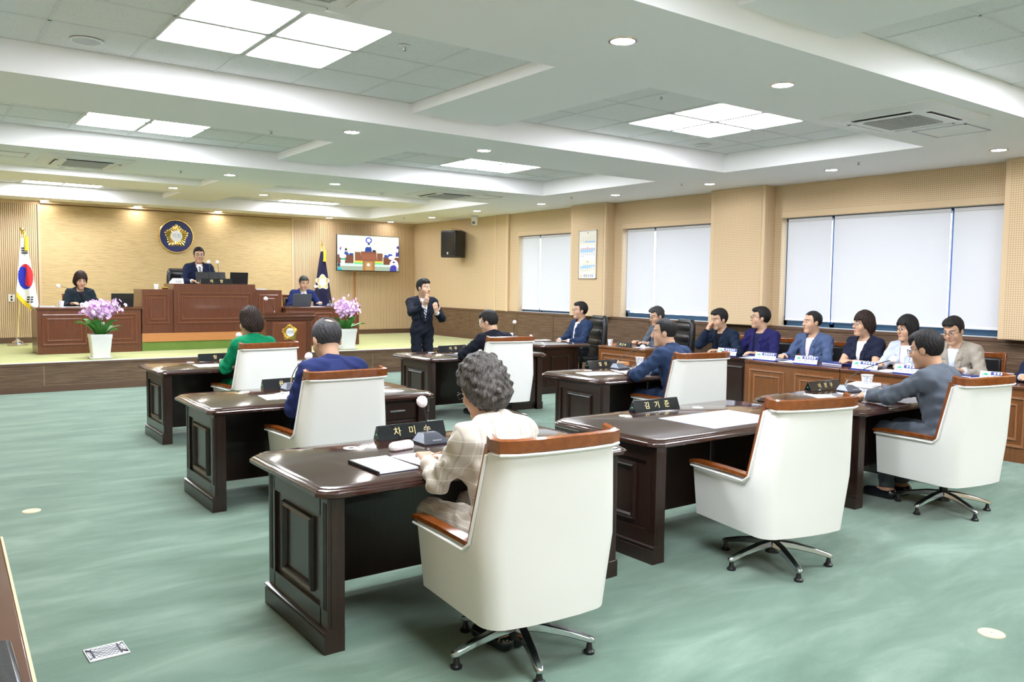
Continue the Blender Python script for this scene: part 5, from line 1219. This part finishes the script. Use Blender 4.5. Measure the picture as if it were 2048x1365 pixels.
def fl_emb(g,P):
    xc,zc,R=.0,1.27,.185
    def k(x,z):
        u,v=(x-xc),(z-zc); r=math.hypot(u,v); a=math.atan2(v,u); rr=R*(.86+.14*math.cos(5*(a-math.pi/2)))
        if r>rr: return None
        if r<R*.42: return 0
        return 1 if (r<rr*.88 and math.cos(5*(a-math.pi/2))>-.75) else 0
    cells(g,P,xc-R,xc+R,zc-R,zc+R,34,k)
spear=[(.012,0),(.016,.03),(.010,.05),(.020,.08),(.012,.14),(.001,.20)]
flag((7.74,17.98,ST),(.0,2.05),.0,1.98,.30,.27,.29,'navy council flag with white and gold flower crest on a pole',FN,[('flower_crest',fl_emb,[M['paper'],M['goldpaint']])],spear,.10)
# ---- television
t=thing('television','wall television showing the live feed of the session','television',(9.095,18.30,2.435)); TWd,THt=1.67,.87
obj('housing',MB().box((-TWd/2,0,-THt/2),(TWd/2,.05,THt/2)),M['black'],t,bevel=.006); obj('wall_arm',MB().box((-.2,.05,-.2),(.2,.09,.2)).box((-.05,.08,-.06),(.05,.31,.06)),M['black'],t)
_em={}
def EM(c):
    if c not in _em: _em[c]=mat('screen_glow_%d'%len(_em),(0,0,0),.3,emit=.62,ecol=c)
    return _em[c]
scr=obj('screen',MB().box((-TWd/2+.012,-.002,-THt/2+.018),(TWd/2-.012,0,THt/2-.012)),EM((.82,.95,.72)),t)
def S(nm,c,poly,k): obj(nm,MB().add([(-TWd/2+.012+u*(TWd-.024),-.0025-.0004*k,THt/2-.012-v*(THt-.03)) for u,v in poly],[tuple(range(len(poly)))[::-1]]),EM(c),scr,smooth=0)
def rc(a,b,c,d): return [(a,b),(c,b),(c,d),(a,d)]
def el(u,v,ru,rv,n=20): return [(u+ru*math.cos(2*math.pi*i/n),v+rv*math.sin(2*math.pi*i/n)) for i in range(n)]
BR=(.26,.10,.055); BD=(.19,.07,.045)
for nm,c,p,k in (('wall_image',(.93,.97,.95),rc(0,0,.1,.8),1),('wall_image',(.93,.97,.95),rc(.9,.05,1,.8),1),('floor_image',(.62,.92,.72),rc(0,.80,1,.89),1),('riser_image',(.36,.44,.34),rc(0,.88,1,1),2),
  ('emblem_image',(.05,.08,.62),el(.5,.125,.052,.09),2),('emblem_image',(.95,.95,.93),el(.5,.125,.037,.065,5),3),('desk_image',BD,rc(0,.56,.255,.80),3),('desk_image',BD,rc(.74,.60,1,.82),3),
  ('bench_image',BR,rc(.275,.47,.37,.72),3),('bench_image',BR,rc(.635,.49,.73,.72),3),('bench_image',BR,[(.375,.45),(.625,.45),(.635,.72),(.365,.72)],4),('bench_image',(.33,.12,.07),rc(.385,.52,.615,.68),5),
  ('step_image',(.95,.62,.08),rc(.265,.72,.73,.77),3),('step_image',(.15,.68,.28),rc(.265,.77,.73,.82),3),('podium_image',(.38,.19,.07),rc(.40,.72,.60,1),6),('podium_image',(.50,.29,.12),rc(.445,.75,.55,.985),7),('podium_image',(.95,.95,.93),el(.493,.83,.028,.048,5),8),
  ('person_image',(.03,.07,.30),[(.435,.46),(.445,.34),(.48,.31),(.53,.31),(.545,.36),(.55,.46)],4),('person_image',(.92,.78,.76),el(.50,.275,.02,.05),5),('person_image',(.03,.03,.03),el(.50,.235,.02,.022),6),('person_image',(.03,.03,.04),rc(.56,.40,.615,.46),5),
  ('person_image',(.03,.10,.36),[(.10,.56),(.115,.47),(.155,.47),(.19,.56)],4),('person_image',(.05,.04,.04),el(.135,.41,.019,.04),5),('laptop_image',(.03,.06,.25),rc(.19,.51,.25,.57),5),('person_image',(.04,.08,.42),[(.80,.60),(.83,.50),(.88,.50),(.91,.58)],4),('person_image',(.93,.85,.82),el(.855,.45,.018,.045),5),('laptop_image',(.03,.10,.38),rc(.755,.53,.81,.60),5),
  ('flower_image',(.96,.90,.98),el(.085,.60,.055,.065),6),('flower_image',(.05,.42,.22),rc(.05,.66,.13,.71),6),('flower_image',(.95,.96,.98),[(.05,.71),(.12,.71),(.11,.87),(.06,.87)],7),('flower_image',(.96,.90,.98),el(.88,.61,.055,.06),6),
  ('flag_image',(.05,.06,.30),[(.965,.26),(1,.26),(1,.57),(.945,.57)],6),('flag_image',(.92,.95,.93),el(.975,.39,.02,.06),7),('flag_image',(.80,.15,.25),el(.052,.37,.014,.035),6),('flag_image',(.15,.2,.7),el(.045,.40,.014,.035),7),('head_image',(.05,.05,.08),el(.022,.85,.022,.06),8),('shoulder_image',(.02,.45,.60),[(0,.94),(.04,.92),(.08,1),(0,1)],8),
  ('interpreter_image',(.85,.80,.97),el(.92,.82,.075,.16),8),('interpreter_image',(.06,.05,.36),[(.845,1),(.86,.86),(.89,.83),(.93,.82),(.965,.88),(.96,1)],9),('interpreter_image',(.85,.66,.70),el(.915,.775,.02,.05),9),('interpreter_image',(.04,.03,.10),el(.915,.735,.021,.022),10)): S(nm,c,p,k)
tag(obj('cable_trunking',MB().box((-.02,-.02,0),(.02,.0,1.42)),M['orange'],loc=(8.87,YF-.03,ST+.11)),'narrow tan cable trunking running down from the television','trunking')
# ---- right wall fittings
t=thing('wall_loudspeaker','black loudspeaker hung on the beige wall near the stage corner','speaker',(10.27,16.25,2.33),math.radians(-90+14))
def spk(z,i): return [(x,y,z) for x,y in ((-.235+i,-.22),(.235-i,-.22),(.235-i,.0),(.13,.22),(-.13,.22),(-.235+i,.0))]
obj('cabinet',MB().loft([spk(0,.02),spk(.03,.0),spk(.58,0),spk(.62,.015)]),M['black'],t,bevel=.012); obj('grille',MB().box((-.205,-.228,.05),(.205,-.218,.585)),M['screenoff'],t,bevel=.008)
obj('badge',MB().box((-.02,-.232,.07),(.02,-.226,.12)),M['ltgrey'],t); obj('bracket',MB().box((-.05,.15,.26),(.05,.28,.36)),M['black'],t); obj('cable',MB().tube([(-.10,.0,.62),(-.08,.02,.68),(.08,.08,.65),(.16,.10,.62)],.005,6),M['black'],t)
t=thing('dome_camera','white pan-tilt camera hanging under the ceiling by the windows wall','camera',(10.22,15.34,ZC),math.radians(-55))
obj('mount',MB().lathe([(.085,0),(.085,-.02),(.07,-.03)],20),M['ltgrey'],t); obj('neck',MB().loft([[(x,y,z) for x,y in rrect(-a,-b,a,b,.03)] for z,a,b in ((-.03,.075,.06),(-.09,.07,.055),(-.2,.055,.05))]),M['trimwhite'],t); obj('head',MB().lathe([(.002,-.06),(.05,-.055),(.055,-.02),(.055,.05),(.04,.06)],18,(0,.0,-.16),ax='y'),M['trimwhite'],t); obj('lens',MB().lathe([(.032,.055),(.034,.07),(.028,.074)],18,(0,0,-.16),ax='y'),M['gloss'],t)
t=thing('wall_calendar','framed three-month wall calendar on the perforated column','calendar',(10.312,11.637,2.295),math.radians(-90)); cw,chh=.252,.455
obj('frame',MB().box((-cw,-.016,-chh),(cw,0,-chh+.014)).box((-cw,-.016,chh-.014),(cw,0,chh)).box((-cw,-.016,-chh),(-cw+.014,0,chh)).box((cw-.014,-.016,-chh),(cw,0,chh)),M['chrome'],t); obj('board',MB().box((-cw+.012,-.008,-chh+.012),(cw-.012,0,chh-.012)),M['paper'],t)
def mon(z,head,off,nd,hl,mt,hm):
    obj('month_sheet',MB().box((-.215,-.0095,z-.255),(.215,-.008,z)),mt,t); obj('month_heading',text_mb(head,.05,.001).xf(Matrix.Translation((0,-.0105,z-.03))),hm,t)
    hb=MB()
    for r in range(6):
        ds=[c for c in range(7) if (r*7+c-off+1) in hl]
        if ds: hb.box((-.21+min(ds)*.06,-.0102,z-.088-r*.03),(-.21+(max(ds)+1)*.06,-.0095,z-.060-r*.03))
    obj('session_band',hb,M['sky'],t); tx=MB()
    for d in range(1,nd+1):
        c=(d+off-1)%7; r=(d+off-1)//7; q=text_mb(str(d),.024,.0006).xf(Matrix.Translation((-.18+c*.06,-.0108,z-.074-r*.03))); tx.add(q.v,q.f)
    obj('day_numbers',tx,M['ink'],t,smooth=0,kind='stuff')
mon(.435,'8',4,31,range(27,32),M['cream'],M['ink']); mon(.165,'9',0,30,range(1,14),M['paper'],M['red']); mon(-.105,'10',2,31,list(range(7,12))+list(range(12,18)),M['cream'],M['ink'])
obj('week_strip',MB().box((-.21,-.0105,.112),(.21,-.0098,.120)),M['red'],t); obj('council_lettering',text_mb('영양군의회',.062,.001).xf(Matrix.Translation((.03,-.0095,-.40))),M['ink'],t); obj('council_mark',MB().lathe([(.028,.008),(.028,.0095)],20,(-.175,0,-.40),ax='y'),M['goldpaint'],t)
for x,y,z,rz,l in ((10.505,15.47,.85,-90,'on the walnut panelling behind the man in black'),(1.62,YF-.031,1.33,0,'on the slatted wall beside the national flag')):
    t=thing('power_outlet','white wall outlet '+l,'outlet',(x,y,z),math.radians(rz)); obj('plate',MB().box((-.055,-.008,-.07),(.055,0,.07)),M['trimwhite'],t,bevel=.003)
    for s in (-.03,.03): obj('socket',MB().lathe([(.02,.008),(.02,.0085),(.018,.006)],14,(0,0,s),ax='y'),M['ltgrey'],t)
# ---- floor fittings
t=thing('floor_box','silver patterned floor socket lid set in the carpet','floor socket',(.685,4.03,0),math.radians(2)); obj('lid',MB().box((-.085,-.075,0),(.085,.075,.006)),M['ltgrey'],t,bevel=.002)
pt=MB()
for i in range(-6,7):
    for s in (1,-1):
        a=max(-.075,-.06-.0); pt.tube([p for p in ((i*.022-.055*s,-.06,.0065),(i*.022+.055*s,.06,.0065)) ],.0012,4)
pt.v=[(max(-.08,min(.08,x)),y,z) for x,y,z in pt.v]; obj('tread_pattern',pt,M['ink'],t,smooth=0,kind='stuff'); obj('latch',MB().box((-.062,-.05,.006),(-.056,.05,.0085)).box((.05,-.05,.006),(.056,.05,.0085)),M['ink'],t)
for x,y,l in ((.685,6.856,'far out on the open carpet'),(4.30,1.78,'behind the empty white chair')):
    t=thing('floor_socket_cover','round beige floor socket cover '+l,'floor socket',(x,y,0),0,'round floor caps'); obj('disc',MB().lathe([(.062,0),(.060,.004),(.002,.005)],24),M['beige'],t); obj('screw',MB().lathe([(.006,.004),(.005,.006)],8),M['steel'],t)
